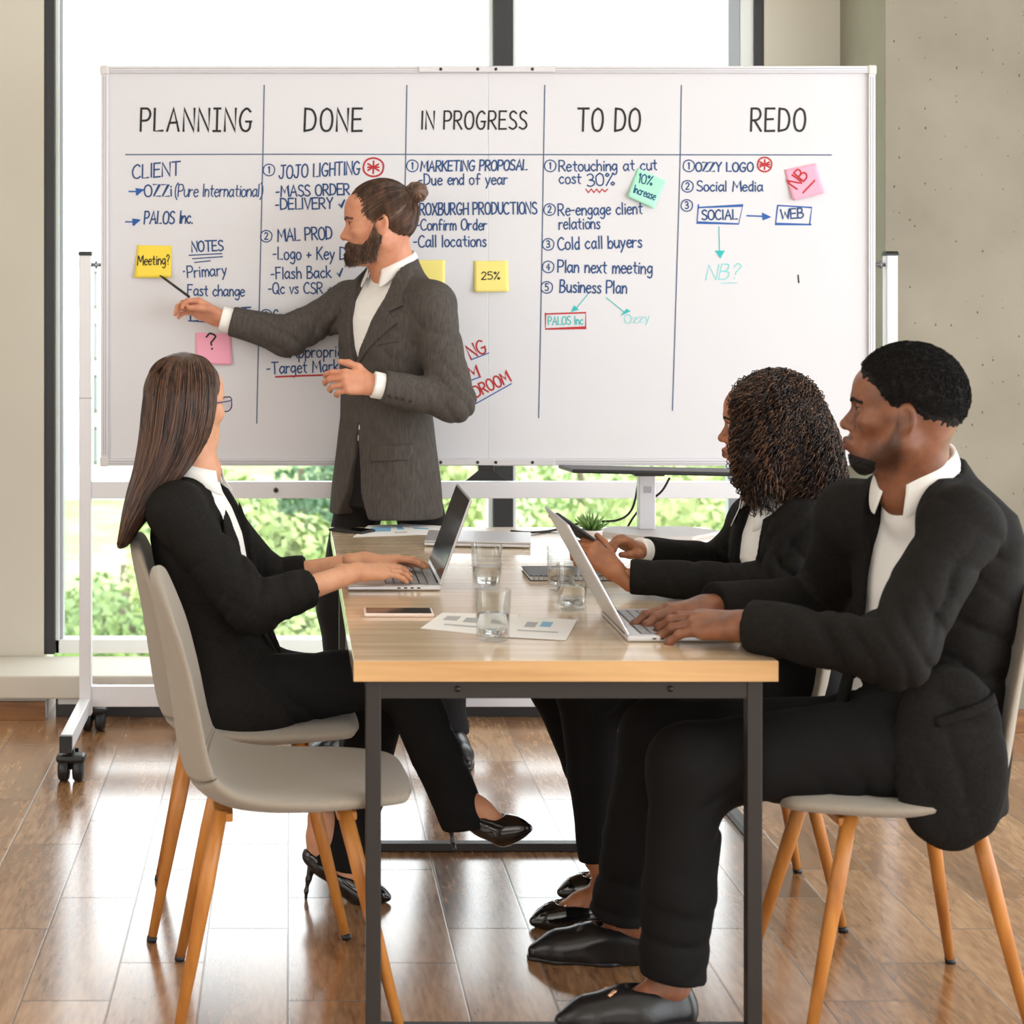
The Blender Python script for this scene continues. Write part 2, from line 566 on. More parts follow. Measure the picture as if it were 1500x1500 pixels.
def building(x0, x1, y, ztop, label, n=3, fl=4):
    root = empty('apartment_building', ((x0 + x1) / 2, y, -4.4), 0, label, 'building')
    w = (x1 - x0) / 2
    part('facade', M['render'], root, (-w, 0, 0), (w, 8, ztop + 4.4), 0.02)
    part('roof', M['render_win'], root, (-w - .15, -.15, ztop + 4.4), (w + .15, 8.1, ztop + 4.6), 0.02)
    for j in range(fl):
        for i in range(n):
            cx = -w + (i + .5) * 2 * w / n
            z = 1.0 + j * (ztop + 3.6) / fl
            fr = part('window', M['white_frame'], root, (cx - .55, -.05, z), (cx + .55, 0.03, z + 1.1), 0.01)
            part('glass', M['render_win'], fr, (cx - .46, -.07, z + .08), (cx + .46, -.05, z + 1.02))
    return root


building(xo(40, 48), xo(190, 48), 48, 2.3, 'white apartment block seen through the left of the window', 3, 4)
building(xo(215, 62), xo(420, 62), 62, -1.6, 'lower white block behind the trees', 4, 2)
building(xo(1010, 60), xo(1250, 60), 60, -2.0, 'pale low building behind the rightmost trees', 4, 2)
tw = empty('terrace_wall', (xo(150, 12), 12, -4.4), 0, 'pale terrace parapet outside the left of the window', 'wall')
MB().prism([(-2.2, 0), (1.0, 0), (1.0, 1.75), (-2.2, 1.9)], 'y', 0, 2.5).build('parapet', M['paving'], tw)
rl = empty('railing', (xo(200, 10.5), 10.5, -4.4), 0, 'grey metal railing in front of the pale terrace parapet', 'railing')
MB().tube([(-1.2, 0, 1.30), (1.1, 0, 1.42)], 0.03, 8).build('handrail', M['rail'], rl)
for i in range(10):
    MB().tube([(-1.15 + i * .24, 0, 0), (-1.15 + i * .24, 0, 1.30 + i * .012)], 0.013, 6).build('baluster', M['rail'], rl)

# ------------------------------------------------------------------ tables
TZ = 0.75


def table(x0, x1, y0, y1, label, along):
    root = empty('meeting_table', ((x0 + x1) / 2, (y0 + y1) / 2, 0), 0, label, 'table')
    hx, hy = (x1 - x0) / 2, (y1 - y0) / 2
    top = part('tabletop', M['table_top'], root, (-hx, -hy, TZ - .041), (hx, hy, TZ), 0.0015)
    part('edge_band', M['table_edge'], top, (-hx, -hy - .0012, TZ - .0405), (hx, -hy - .0002, TZ - .0005))
    t = 0.03
    lx, ly = hx - .025, hy - .02
    for sx in (-1, 1):
        for sy in (-1, 1):
            part('leg', M['dark_steel'], root, (sx * lx - t * (sx > 0), sy * ly - t * (sy > 0), 0.0),
                 (sx * lx + t * (sx < 0), sy * ly + t * (sy < 0), TZ - .041), 0.002)
    ap = MB()
    for sy in (-1, 1):
        yy = sy * ly + (0.0025 if sy < 0 else -.0275)
        ap.span((-lx + t, yy, TZ - .079), (lx - t, yy + .025, TZ - .041))
    for sx in (-1, 1):
        xx = sx * lx + (0.0025 if sx < 0 else -.0275)
        ap.span((xx, -ly + t, TZ - .079), (xx + .025, ly - t, TZ - .041))
    ap = ap.build('apron', M['dark_steel'], root)
    if along == 'x':
        for dx in (-.21, .21):
            MB().tube([(dx, -ly + .003, TZ - .06), (dx, -ly - .0015, TZ - .06)], 0.006, 12).build('screw', M['black_plastic'], ap)
    for s in (-1, 1):
        if along == 'x':
            yy = s * ly + (0 if s < 0 else -t)
            part('foot_bar', M['dark_steel'], root, (-lx + t, yy, 0.001), (lx - t, yy + t, 0.022), 0.002)
        else:
            xx = s * lx + (0 if s < 0 else -t)
            part('foot_bar', M['dark_steel'], root, (xx, -ly + t, 0.001), (xx + t, ly - t, 0.022), 0.002)
    return root


TX0, TX1 = 0.1245, 0.957
T1Y0, TSY, T2Y1 = 3.306, 4.488, 5.20
table(TX0, TX1, T1Y0, TSY - .001, 'oak topped table with dark steel legs nearest the front of the room', 'x')
table(TX0, 1.285, TSY + .001, T2Y1, 'wider oak topped table behind, carrying the monitor stand and papers', 'y')


# ------------------------------------------------------------------ chairs
def loft(stations, n=40):
    """closed shell from stations (centre, up-normal, half width, half thickness, edge lift)"""
    V, Fc = [], []
    for c, nr, w, t, lift in stations:
        for k in range(n):
            a = 2 * math.pi * k / n
            ca, sa = math.cos(a), math.sin(a)
            y = w * math.copysign(abs(ca) ** 0.75, ca)
            q = t * math.copysign(abs(sa) ** 0.8, sa) + lift * abs(y / max(w, 1e-6)) ** 2.2
            V.append((c[0] + nr[0] * q, y, c[1] + nr[1] * q))
    for i in range(len(stations) - 1):
        for k in range(n):
            Fc.append((i * n + k, i * n + (k + 1) % n, (i + 1) * n + (k + 1) % n, (i + 1) * n + k))
    Fc.append(tuple(range(n))[::-1])
    Fc.append(tuple((len(stations) - 1) * n + k for k in range(n)))
    return V, Fc


def catmull(pts, m=8):
    pts = [np.array(p, float) for p in pts]
    if len(pts) < 3:
        return pts
    q = [2 * pts[0] - pts[1]] + pts + [2 * pts[-1] - pts[-2]]
    out = []
    for i in range(1, len(q) - 2):
        for k in range(m):
            t = k / m
            out.append(0.5 * (2 * q[i] + (q[i + 1] - q[i - 1]) * t + (2 * q[i - 1] - 5 * q[i] + 4 * q[i + 1] - q[i + 2]) * t * t
                              + (3 * q[i] - q[i - 1] - 3 * q[i + 1] + q[i + 2]) * t ** 3))
    out.append(pts[-1])
    return out


# side profile: x (forward), z, half width, half thickness, edge lift
CH_PROF = [(.250, .442, .055, .006, .0), (.247, .446, .12, .018, .002), (.225, .452, .165, .022, .004), (.14, .449, .198, .024, .010),
           (.04, .441, .212, .024, .018), (-.06, .438, .212, .024, .028), (-.13, .449, .206, .024, .036),
           (-.180, .483, .200, .023, .040), (-.202, .54, .198, .021, .040), (-.220, .64, .194, .019, .038), (-.238, .74, .184, .017, .032),
           (-.254, .815, .162, .016, .022), (-.265, .868, .126, .015, .012), (-.269, .888, .085, .012, .005), (-.271, .897, .03, .006, .0)]
CH_N = 7


def make_chair(label, loc, rz):
    root = empty('upholstered_chair', loc, rz, label, 'chair', 'beige chairs around the tables')
    pr = catmull(CH_PROF, 5)
    st = []
    for i, p in enumerate(pr):
        a, b_ = pr[max(i - 1, 0)], pr[min(i + 1, len(pr) - 1)]
        t = np.array([b_[0] - a[0], b_[1] - a[1]]); t /= np.linalg.norm(t) + 1e-9
        nr = np.array([t[1], -t[0]])          # towards the sitter
        nr = nr if nr[1] > 0 or nr[0] > 0 else -nr
        st.append(((p[0], p[1]), nr, max(p[2], .004), max(p[3], .003), p[4]))
    cut = CH_N * 5
    V, Fc = loft(st[:cut + 1])
    MB().add(V, Fc, 0, True).build('seat', M['chair_fabric'], root)
    V, Fc = loft(st[cut + 1:])
    bk = MB().add(V, Fc, 0, True).build('backrest', M['chair_fabric'], root)
    # seam where the back meets the seat
    c = st[cut + 1]
    pts = []
    for k in range(-20, 21):
        y = c[2] * 0.985 * k / 20
        q = c[3] * max(0.0, 1 - abs(k / 20) ** 2.6) ** .5 + c[4] * abs(k / 20) ** 2.2
        pts.append((c[0][0] + c[1][0] * q, y, c[0][1] + c[1][1] * q))
    MB().tube(pts, 0.004, 6).build('seam', M['chair_fabric'], bk)
    for sx in (-1, 1):
        for sy in (-1, 1):
            top, ft = Vector((sx * .125 - .01, sy * .125, .428)), Vector((sx * .222, sy * .200, 0.0))
            d = ft - top
            lg = MB().tube([top, top + d * .3, top + d * .985], [0.0155, 0.0165, 0.0105], 14).build('leg', M['chair_wood'], root)
            MB().tube([top + d * .972, ft], [0.0118, 0.0112], 12).build('foot_tip', M['black_plastic'], lg)
    MB().span((-.15, -.135, .407), (-.11, .135, .424), .003).span((.10, -.135, .407), (.14, .135, .424), .003) \
        .span((-.13, -.015, .409), (.12, .015, .421), .003).build('under_frame', M['chair_wood'], root)
    return root


CH1 = make_chair('empty beige fabric chair with oak legs in the left foreground', (-.012, 3.53, 0), math.radians(3))


def another(label, loc, rz):
    c = copy_tree(CH1)
    c.location = loc
    c.rotation_euler = (0, 0, rz)
    c['label'] = label
    return c


another('beige fabric chair the long haired woman sits on, behind the empty one', (-.10, 4.03, 0), math.radians(2))
another('beige fabric chair under the man on the right', (1.232, 3.50, 0), math.radians(181))
another('beige fabric chair the curly haired woman sits on, mostly hidden', (1.06, 4.09, 0), math.radians(178))

# ------------------------------------------------------------------ handwriting
GL = {
 'A': (.60, "0,0 .3,1 .58,0;.1,.36 .5,.38"), 'B': (.5, "0,0 .02,1;~.02,1 .32,.98 .4,.78 .28,.56 .02,.53;~.02,.53 .4,.48 .48,.25 .32,.02 0,0"),
 'C': (.54, "~.5,.86 .34,1 .12,.85 0,.5 .1,.12 .33,0 .54,.12"), 'D': (.54, "0,0 .01,1;~.01,1 .35,.92 .52,.55 .4,.12 0,0"),
 'E': (.46, "0,0 0,1;0,1 .44,1;0,.52 .38,.53;0,0 .46,.01"), 'F': (.44, "0,0 0,1;0,1 .44,1;0,.52 .36,.53"),
 'G': (.58, "~.52,.86 .33,1 .1,.82 0,.45 .12,.08 .35,0 .5,.15 .52,.42;.3,.42 .58,.42"), 'H': (.5, "0,0 0,1;.5,0 .5,1;0,.5 .5,.52"),
 'I': (.1, "0.05,0 .05,1"), '|': (.36, ".18,0 .18,1;.02,1 .34,1;.0,0 .36,0"),
 'J': (.56, "~.38,1 .38,.3 .28,.03 .1,.04 0,.22;.14,1 .58,1"), 'K': (.5, "0,0 0,1;.46,1 0,.42;.14,.55 .5,0"),
 'L': (.42, "0,1 0,0 .42,.02"), 'M': (.72, "0,0 .08,1 .36,.35 .64,1 .72,0"), 'N': (.52, "0,0 0,1 .52,0 .52,1"),
 'O': (.56, "~.28,1 .08,.85 0,.5 .08,.12 .28,0 .48,.12 .56,.5 .48,.87 .28,1"), 'P': (.46, "0,0 0,1;~0,1 .34,.98 .46,.75 .34,.5 0,.45"),
 'Q': (.6, "~.28,1 .08,.85 0,.5 .08,.12 .28,0 .48,.12 .56,.5 .48,.87 .28,1;.36,.24 .6,-.06"),
 'R': (.5, "0,0 0,1;~0,1 .34,.98 .46,.75 .34,.52 0,.46;.16,.48 .5,0"), 'S': (.46, "~.44,.88 .26,1 .06,.88 .08,.62 .38,.42 .46,.16 .24,0 0,.1"),
 'T': (.56, "0,1 .56,1;.28,1 .28,0"), 'U': (.48, "~0,1 .02,.3 .2,0 .4,.12 .48,.4 .48,1"), 'V': (.54, "0,1 .27,0 .54,1"),
 'W': (.76, "0,1 .18,0 .38,.7 .58,0 .76,1"), 'X': (.5, "0,1 .5,0;.5,1 0,0"), 'Y': (.5, "0,1 .25,.5 .5,1;.25,.5 .22,0"),
 'Z': (.5, "0,1 .48,1 0,0 .5,0"),
 'a': (.44, "~.38,.52 .18,.6 0,.3 .14,.0 .36,.2;.39,.58 .38,.12 .45,0"), 'b': (.4, "0,1 0,0;~0,.35 .2,.6 .4,.35 .25,0 0,.1"),
 'c': (.38, "~.36,.5 .2,.6 0,.3 .18,0 .38,.1"), 'd': (.4, "~.36,.5 .18,.6 0,.28 .15,0 .36,.2;.39,1 .38,0"),
 'e': (.38, "~.02,.32 .38,.38 .3,.58 .14,.58 0,.28 .16,0 .38,.1"), 'f': (.36, "~.38,.92 .25,1 .15,.8 .14,0;0,.55 .34,.55"),
 'g': (.4, "~.36,.5 .18,.6 0,.3 .16,.05 .36,.25;~.38,.58 .38,-.15 .22,-.35 .02,-.25"), 'h': (.38, "0,1 0,0;~0,.35 .2,.6 .36,.4 .36,0"),
 'i': (.1, ".05,.58 .05,0;.05,.78 .06,.84"), 'k': (.38, "0,1 0,0;.34,.6 0,.25;.1,.33 .38,0"), 'l': (.1, ".05,1 .05,0"),
 'm': (.56, "0,.6 0,0;~0,.35 .15,.6 .27,.4 .27,0;~.27,.35 .42,.6 .55,.4 .55,0"), 'n': (.38, "0,.6 0,0;~0,.35 .2,.6 .36,.4 .36,0"),
 'o': (.4, "~.2,.6 .04,.5 0,.28 .08,.05 .2,0 .34,.08 .4,.3 .34,.52 .2,.6"), 'p': (.4, "0,.6 0,-.35;~0,.4 .2,.6 .4,.32 .22,0 0,.1"),
 'r': (.3, "0,.6 0,0;~0,.35 .12,.55 .3,.55"), 's': (.32, "~.3,.52 .18,.6 .04,.48 .3,.18 .18,0 0,.08"), 't': (.32, ".15,.9 .15,.1 .3,0;0,.6 .32,.6"),
 'u': (.38, "~0,.6 .02,.15 .18,0 .34,.2;.36,.6 .38,0"), 'v': (.36, "0,.6 .16,0 .36,.6"), 'w': (.5, "0,.6 .12,0 .25,.45 .38,0 .5,.6"),
 'x': (.36, "0,.6 .36,0;.36,.6 0,0"), 'y': (.38, "0,.6 .18,.05;~.38,.6 .2,.05 .02,-.35"), 'z': (.38, "0,.6 .36,.6 0,0 .38,0"),
 '0': (.46, "~.23,1 .04,.8 0,.5 .06,.12 .23,0 .4,.12 .46,.5 .4,.85 .23,1"), '1': (.16, "0,.8 .12,1 .12,0"),
 '2': (.44, "~.02,.8 .2,1 .42,.8 .3,.45 0,0;0,0 .44,.02"), '3': (.42, "~.02,.9 .22,1 .38,.8 .3,.56 .14,.52;~.14,.52 .4,.42 .42,.16 .2,0 0,.1"),
 '4': (.44, ".3,0 .3,1 0,.35 .44,.35"), '5': (.44, ".4,1 .06,1 .04,.58;~.04,.58 .28,.62 .44,.34 .26,.02 0,.08"),
 '(': (.2, "~.2,1.1 .04,.8 0,.4 .06,0 .2,-.25"), ')': (.2, "~0,1.1 .16,.8 .2,.4 .14,0 0,-.25"), '.': (.08, ".03,0 .06,.04"),
 '-': (.3, "0,.4 .26,.42"), '+': (.36, "0,.35 .36,.36;.18,.55 .18,.16"), '?': (.4, "~.02,.78 .18,1 .38,.82 .26,.55 .18,.42 .18,.25;.18,.03 .2,.0"),
 '%': (.5, ".48,1 .02,0;~.1,.98 .0,.86 .1,.74 .2,.86 .1,.98;~.42,.26 .32,.14 .42,.02 .52,.14 .42,.26"),
 '*': (.5, "0,.25 .48,.75;.24,0 .26,1;0,.78 .5,.22;0,.5 .5,.5"), '^': (.5, ".02,.35 .16,.05 .5,.75"), '~': (.12, ".03,.36 .08,.4"), ' ': (.26, ""),
}


def glyph_strokes(txt, gap=.13):
    x, out = 0.0, []
    for ch in txt:
        w, s = GL[ch]
        for st in filter(None, s.split(';')):
            sm = st.startswith('~')
            pts = [tuple(map(float, q.split(','))) for q in st.lstrip('~').split()]
            pts = [(p[0], p[1]) for p in (catmull(pts, 5) if sm else pts)]
            out.append([(x + p[0], p[1]) for p in pts])
        x += w + gap
    return out, x - gap


NRIB = 0


def ribbon(mb, pts, hw, y, mi=0):
    """flat pen line in the plane y; later strokes lie a hair above earlier ones"""
    global NRIB
    NRIB += 1
    y = y - (NRIB % 40) * 6e-6 if y else y
    pts = [np.array(p, float) for p in pts]
    pts = [p for i, p in enumerate(pts) if i == 0 or np.linalg.norm(p - pts[i - 1]) > 1e-5]
    if len(pts) < 2:
        return
    V = []
    for i, p in enumerate(pts):
        t = pts[min(i + 1, len(pts) - 1)] - pts[max(i - 1, 0)]
        t = t / (np.linalg.norm(t) + 1e-9)
        e = t * (hw * .7) * ((i == len(pts) - 1) - (i == 0))
        nr = np.array([-t[1], t[0]])
        if 0 < i < len(pts) - 1:
            t1 = (p - pts[i - 1]) / np.linalg.norm(p - pts[i - 1])
            nr = nr / max(0.5, abs(np.dot(nr, np.array([-t1[1], t1[0]]))))
        for s in (-1, 1):
            q = p + e + nr * hw * s
            V.append((q[0], y - i * 2.5e-6 if y else y, q[1]))
    mb.add(V, [(2 * i, 2 * i + 2, 2 * i + 3, 2 * i + 1) for i in range(len(pts) - 1)], mi)


# ------------------------------------------------------------------ mobile whiteboard
YB = 5.55
BXC = (715 - 425) * YB / FPX
SB = YB / FPX


def bx(px): return (px - 425) * SB - BXC
def bz(py): return CAM_H - (py - 430) * SB


wb = empty('mobile_whiteboard', (BXC, YB, 0), 0, 'large white double panel mobile whiteboard covered in handwriting, in front of the window', 'whiteboard')
panels = []
for a, b_ in ((158, 714.6), (715.6, 1272)):
    panels.append(part('board_panel', M['board'], wb, (bx(a), 0.0, bz(672)), (bx(b_), 0.016, bz(107))))
fr = MB()
fr.span((bx(148), -.010, bz(107.5)), (bx(1281), .022, bz(97)), .002)
fr.span((bx(148), -.010, bz(682)), (bx(1281), .022, bz(671)), .002)
fr.span((bx(148), -.010, bz(671)), (bx(159), .022, bz(107.5)), .002)
fr.span((bx(1271), -.010, bz(671)), (bx(1281), .022, bz(107.5)), .002)
frame = fr.build('aluminium_frame', M['alu'], wb)
g = MB()
for py in (101.0, 104.5, 675.5, 679):
    g.span((bx(160), -.0112, bz(py + .55)), (bx(1270), -.0098, bz(py - .55)))
for px in (152, 155.2, 1274, 1277.4):
    g.span((bx(px - .5), -.0112, bz(666)), (bx(px + .5), -.0098, bz(112)))
g.build('groove', M['alu_dark'], frame)
for px0, py0 in ((147, 96), (1270, 96), (147, 669), (1270, 669)):
    part('corner_cap', M['plastic_grey'], wb, (bx(px0), -.0145, bz(py0 + 14)), (bx(px0 + 12.5), .024, bz(py0)), .005)
for y0, y1, up in ((98, 106.5, 1), (672, 681, 0)):
    pl = part('joint_plate', M['alu'], wb, (bx(613), -.0165, bz(y1)), (bx(812), -.0112, bz(y0)), .0015)
    for px in (645, 699, 725.5, 779):
        MB().tube([(bx(px), -.0158, bz((y0 + y1) / 2)), (bx(px), -.0188, bz((y0 + y1) / 2))], .0052, 12).build('bolt', M['dark_steel'], pl)
for px0, px1 in ((117, 134.5), (1296, 1312)):
    post = part('post', M['white_steel'], wb, (bx(px0), -.022, .085), (bx(px1), .022, bz(374)), .003)
    cx = (bx(px0) + bx(px1)) / 2
    hw = (bx(px1) - bx(px0)) / 2
    MB().prism([(-.024, 0), (.024, 0), (.024, .006), (.012, .014), (-.012, .014), (-.024, .006)], 'x', cx - hw - .002, cx + hw + .002) \
        .build('post_cap', M['black_plastic'], post)
    post.children[-1].location.z = bz(374) - .001
    MB().span((cx - hw - .0015, -.0235, bz(583.2)), (cx + hw + .0015, .0235, bz(582))).build('sleeve_joint', M['alu_dark'], post)
    s = 1 if px0 < 500 else -1
    xa = cx + s * hw
    MB().tube([(xa, 0, bz(388)), (xa + s * .03, 0, bz(388))], .006, 12).tube([(xa + s * .012, 0, bz(388)), (xa + s * .018, 0, bz(388))], .013, 14) \
        .build('pivot_knob', M['steel'], post)
    # sloping foot bar with castors
    X0 = cx
    ft = MB()
    ft.span((X0 - .018, -.50, .095), (X0 + .018, .17, .145), .003)
    ft = ft.build('foot', M['white_steel'], wb)
    part('end_cap', M['black_plastic'], ft, (X0 - .0185, -.506, .0945), (X0 + .0185, -.485, .1455), .002)
    part('end_cap', M['black_plastic'], ft, (X0 - .0185, .155, .0945), (X0 + .0185, .176, .1455), .002)
    for yy in (-.46, .125):
        c = empty('castor'); c.parent = wb; c.location = (X0 + .012, yy, 0)
        for sx in (-1, 1):
            MB().lathe([(.0, -.016), (.030, -.016), (.036, -.010), (.036, .010), (.030, .016), (.0, .016)], n=24).build('wheel', M['black_plastic'], c)
            w_ = c.children[-1]; w_.rotation_euler = (0, math.pi / 2, 0); w_.location = (sx * .022, 0, .036)
        MB().tube([(0, 0, .036), (0, .0, .096)], .011, 10).span((-.044, -.03, .058), (.044, .022, .082), .010).build('fork', M['black_plastic'], c)
        MB().span((-.016, .02, .066), (.016, .055, .074), .002).span((-.016, .047, .07), (.016, .055, .085), .002).build('brake_pedal', M['black_plastic'], c)
for y0, y1 in ((705, 729.5), (1004, 1034)):
    cb = part('crossbar', M['white_steel'], wb, (bx(134), -.014, bz(y1)), (bx(1297), .014, bz(y0)), .002)
    if y0 < 800:
        for px in (404, 945):
            MB().tube([(bx(px), -.012, bz(717)), (bx(px), -.020, bz(717))], .0085, 16).build('knob', M['steel'], cb)
            MB().tube([(bx(px), -.019, bz(717)), (bx(px), -.0215, bz(717))], .0048, 12).build('bolt', M['black_plastic'], cb)
        MB().span((bx(130), -.0145, bz(700)), (bx(131), -.014, bz(699))).build('crossbar_screw', M['steel'], cb)
tr = MB().prism([(bx(681), bz(703.5)), (bx(744), bz(703.5)), (bx(722), bz(688)), (bx(700), bz(688))], 'y', -.018, -.013) \
    .span((bx(700), -.018, bz(688.5)), (bx(723), .012, bz(681.5)), .002)
tr.build('eraser_hook', M['black_plastic'], wb)

# ruled lines
for pts in ([(184, 226.5), (420, 226), (800, 226.5), (1218, 227)], [(387, 125), (385, 230), (380, 440), (376, 620)], [(596, 125), (594, 240), (591, 400), (588, 500)],
            [(798, 125), (796, 240), (792, 470), (789, 612)], [(998, 125), (996, 240), (990, 440), (985, 601)]):
    q = catmull(pts, 6)
    ln = MB()
    ribbon(ln, [(bx(p[0]), bz(p[1])) for p in q], .0020, -.0005)
    ln.build('ruled_line', M['ink_line'], panels[0 if pts[0][0] < 715 else 1])


class Pen:
    """strokes of one ink; every word line, rule and circle becomes a part of its own"""
    def __init__(s):
        s.parts, s.cur = [], None

    def piece(s, name):
        if s.cur is None:
            s.parts.append((name, MB()))
            return s.parts[-1][1]
        return s.cur

    def build(s, name, m, panel):
        for nm, mb in s.parts:
            if mb.v:
                mb.build(nm if nm != 'handwriting' else name, m, panel)


INK = 0.87


def write(pen, txt, x0, y0, x1, y1, cap, hw=.0030, y=-.0007, gap=.13, jit=.02, slant=0.0):
    """text along the baseline from photo pixel (x0,y0) to (x1,y1), capitals cap pixels tall"""
    mb = pen.piece('handwriting')
    st, w = glyph_strokes(txt, gap)
    dx, dy = (x1 - x0) / w, (y1 - y0) / w
    L = math.hypot(x1 - x0, y1 - y0)
    ux, uy = (x1 - x0) / L, (y1 - y0) / L
    for s in st:
        jx, jy = random.uniform(-jit, jit), random.uniform(-jit, jit)
        ribbon(mb, [(bx(x0 + (p[0] + jx) * dx + uy * (p[1] + jy) * cap + slant * p[1] * cap),
                     bz(y0 + (p[0] + jx) * dy - ux * (p[1] + jy) * cap)) for p in s], hw * INK, y)


def line(pen, pts, hw=.0028, y=-.0007, sm=False):
    q = catmull(pts, 6) if sm else pts
    ribbon(pen.piece('pen_line'), [(bx(p[0]), bz(p[1])) for p in q], hw * INK, y)


def ring(pen, cx, cy, r, hw=.0028, y=-.0007, turns=1.05, ry=None):
    n = int(28 * turns)
    ry = ry or r
    ribbon(pen.piece('pen_circle'), [(bx(cx + r * (1 + .03 * math.sin(k * .9)) * math.cos(k * .2244 + .6)), bz(cy + ry * math.sin(k * .2244 + .6))) for k in range(n + 1)], hw * INK, y)


def numbered(pen, n, cx, cy, r=8.5):
    pen.cur = pen.piece('circled_number')
    ring(pen, cx, cy, r, .0022)
    w = GL[n][0] * 11
    write(pen, n, cx - w / 2, cy + 4.6, cx + w / 2, cy + 4.6, 10, .0024)
    pen.cur = None


def tri(pen, a, b_, c, y=-.0008):
    pen.piece('arrow_head').add([(bx(p[0]), y, bz(p[1])) for p in (a, b_, c)], [(0, 1, 2)])


def on(px):
    return panels[0] if px < 715 else panels[1]


for txt, x0, x1, yb, cap, hw, gp in (('PLANN|NG', 206, 368, 192, 33, .0043, .22), ('DONE', 446, 530, 192, 33, .0043, .22), ('IN PROGRESS', 617, 771, 189, 26, .0036, .2),
                                     ('TO DO', 846, 937, 192, 33, .0043, .2), ('REDO', 1100, 1179, 192, 33, .0043, .22)):
    mb = Pen(); write(mb, txt, x0, yb, x1, yb, cap, hw, jit=0, gap=gp, slant=.03)
    mb.build('heading', M['ink_black'], on((x0 + x1) / 2 if x0 != 617 else 690))

nv = Pen()
write(nv, 'CLIENT', 194, 262, 264, 256, 20, slant=.1)
write(nv, 'OZZi', 212, 288, 252, 287, 17); write(nv, '(Pure International)', 256, 288, 384, 288, 18, .0024, gap=.09, slant=.08)
write(nv, 'PALOS Inc.', 211, 328, 282, 327, 18, slant=.1)
write(nv, 'NOTES', 281, 369, 327, 367, 15)
for a in ((277, 374, 325, 371.5), (282, 379, 326, 376), (285, 384.5, 308, 382)):
    line(nv, [(a[0], a[1]), (a[2], a[3])], .0022)
write(nv, '~', 268, 404, 271, 404, 16); write(nv, 'Primary', 275, 407, 332, 403, 17, .0026)
write(nv, 'Fast change', 275, 433, 358, 434, 16, .0026)
line(nv, [(276, 470), (330, 473), (368, 455)], .0024); write(nv, 'L', 279, 470, 290, 470, 16); write(nv, 'IST', 335, 467, 368, 465, 15)
numbered(nv, '1', 394, 249); write(nv, 'JOJO LIGHTING', 409, 262, 527, 255, 19, slant=.08)
write(nv, '-MASS ORDER', 405, 288, 512, 285, 16); write(nv, '-DELIVERY ^', 404, 307, 505, 305, 16)
numbered(nv, '2', 390, 346); write(nv, 'MAL PROD', 407, 354, 487, 350, 18)
write(nv, '-Logo + Key Drive', 400, 380, 535, 380, 18, .0027); write(nv, '-Flash Back ^', 397, 409, 502, 406, 17, .0027)
write(nv, '-Qc vs CSR + SP', 393, 430, 510, 430, 16, .0027)
numbered(nv, '3', 390, 462); write(nv, 'Create', 401, 472, 446, 468, 18, .0027)
write(nv, 'Appropriate', 425, 524, 520, 522, 17, .0027)
write(nv, '-Target Market', 391, 548, 512, 543, 17, .0027)
numbered(nv, '1', 604, 243); write(nv, 'MARKETING PROPOSAL', 616, 251, 772, 249, 15, slant=.08)
nv.build('handwriting', M['ink_navy'], panels[0])
nv = Pen()
write(nv, '-Due end of year', 614, 271, 743, 270, 16, .0027)
ring(nv, 600, 307, 8.5, .0022); write(nv, 'ROXBURGH PRODUCTIONS', 615, 315, 786, 313, 17)
write(nv, '-Confirm Order', 610, 337, 713, 337, 16, .0027); write(nv, '-Call locations', 606, 362, 712, 361, 17, .0027)
numbered(nv, '1', 806, 243); write(nv, 'Retouching at cut', 819, 251, 962, 249, 16, .0027); write(nv, 'cost', 819, 269, 851, 269, 16, .0027)
write(nv, '30%', 860, 273, 900, 271, 18, .0027)
numbered(nv, '2', 805, 307); write(nv, 'Re-engage client', 818, 316, 941, 313, 17, .0027); write(nv, 'relations', 819, 336, 879, 335, 17, .0027)
numbered(nv, '3', 803, 358); write(nv, 'Cold call buyers', 817, 366, 940, 362, 18, .0029)
numbered(nv, '4', 803, 391); write(nv, 'Plan next meeting', 817, 399, 955, 401, 18, .0029)
numbered(nv, '5', 801, 421); write(nv, 'Business Plan', 820, 428, 918, 430, 18, .0029)
numbered(nv, '1', 1009, 243); write(nv, 'OZZY LOGO', 1019, 251, 1103, 251, 13)
numbered(nv, '2', 1007, 273); write(nv, 'Social Media', 1021, 280, 1117, 280, 15, .0027)
numbered(nv, '3', 1006, 301); write(nv, 'SOCIAL', 1028, 322, 1080, 321, 14); write(nv, 'WEB', 1144, 321, 1177, 319, 14)
nv.build('handwriting', M['ink_navy'], panels[1])
bl = Pen()
for y, xa in ((280.5, 189), (325, 184)):
    line(bl, [(xa, y), (xa + 18, y)], .0028); tri(bl, (xa + 10, y - 5), (xa + 10, y + 6), (xa + 22, y - 2)); line(bl, [(xa + 10, y - 4), (xa + 20, y - 3), (xa + 12, y + 5)], .0026, -.0009)
for a in ((690, 527, 716, 517), (690, 557, 704, 552), (664, 610, 749, 562)):
    line(bl, [(a[0], a[1]), (a[2], a[3])], .0022)
bl.build('handwriting', M['ink_blue'], panels[0])
bl = Pen()
line(bl, [(1023, 300), (1021, 326), (1082, 328), (1088, 301), (1024, 304)]); line(bl, [(1139, 301), (1189, 304), (1186, 328)]); line(bl, [(1139, 302), (1136, 328), (1188, 329)])
line(bl, [(1094, 316), (1120, 317)]); tri(bl, (1116, 311), (1117, 323), (1130, 318))
bl.build('handwriting', M['ink_blue'], panels[1])
rd = Pen()
ring(rd, 547, 245, 15, .0034, turns=2.15, ry=13.5); write(rd, '*', 539, 254, 555, 254, 18, .0034, jit=0)
line(rd, [(404, 552), (440, 550.5), (488, 549)], .0034)
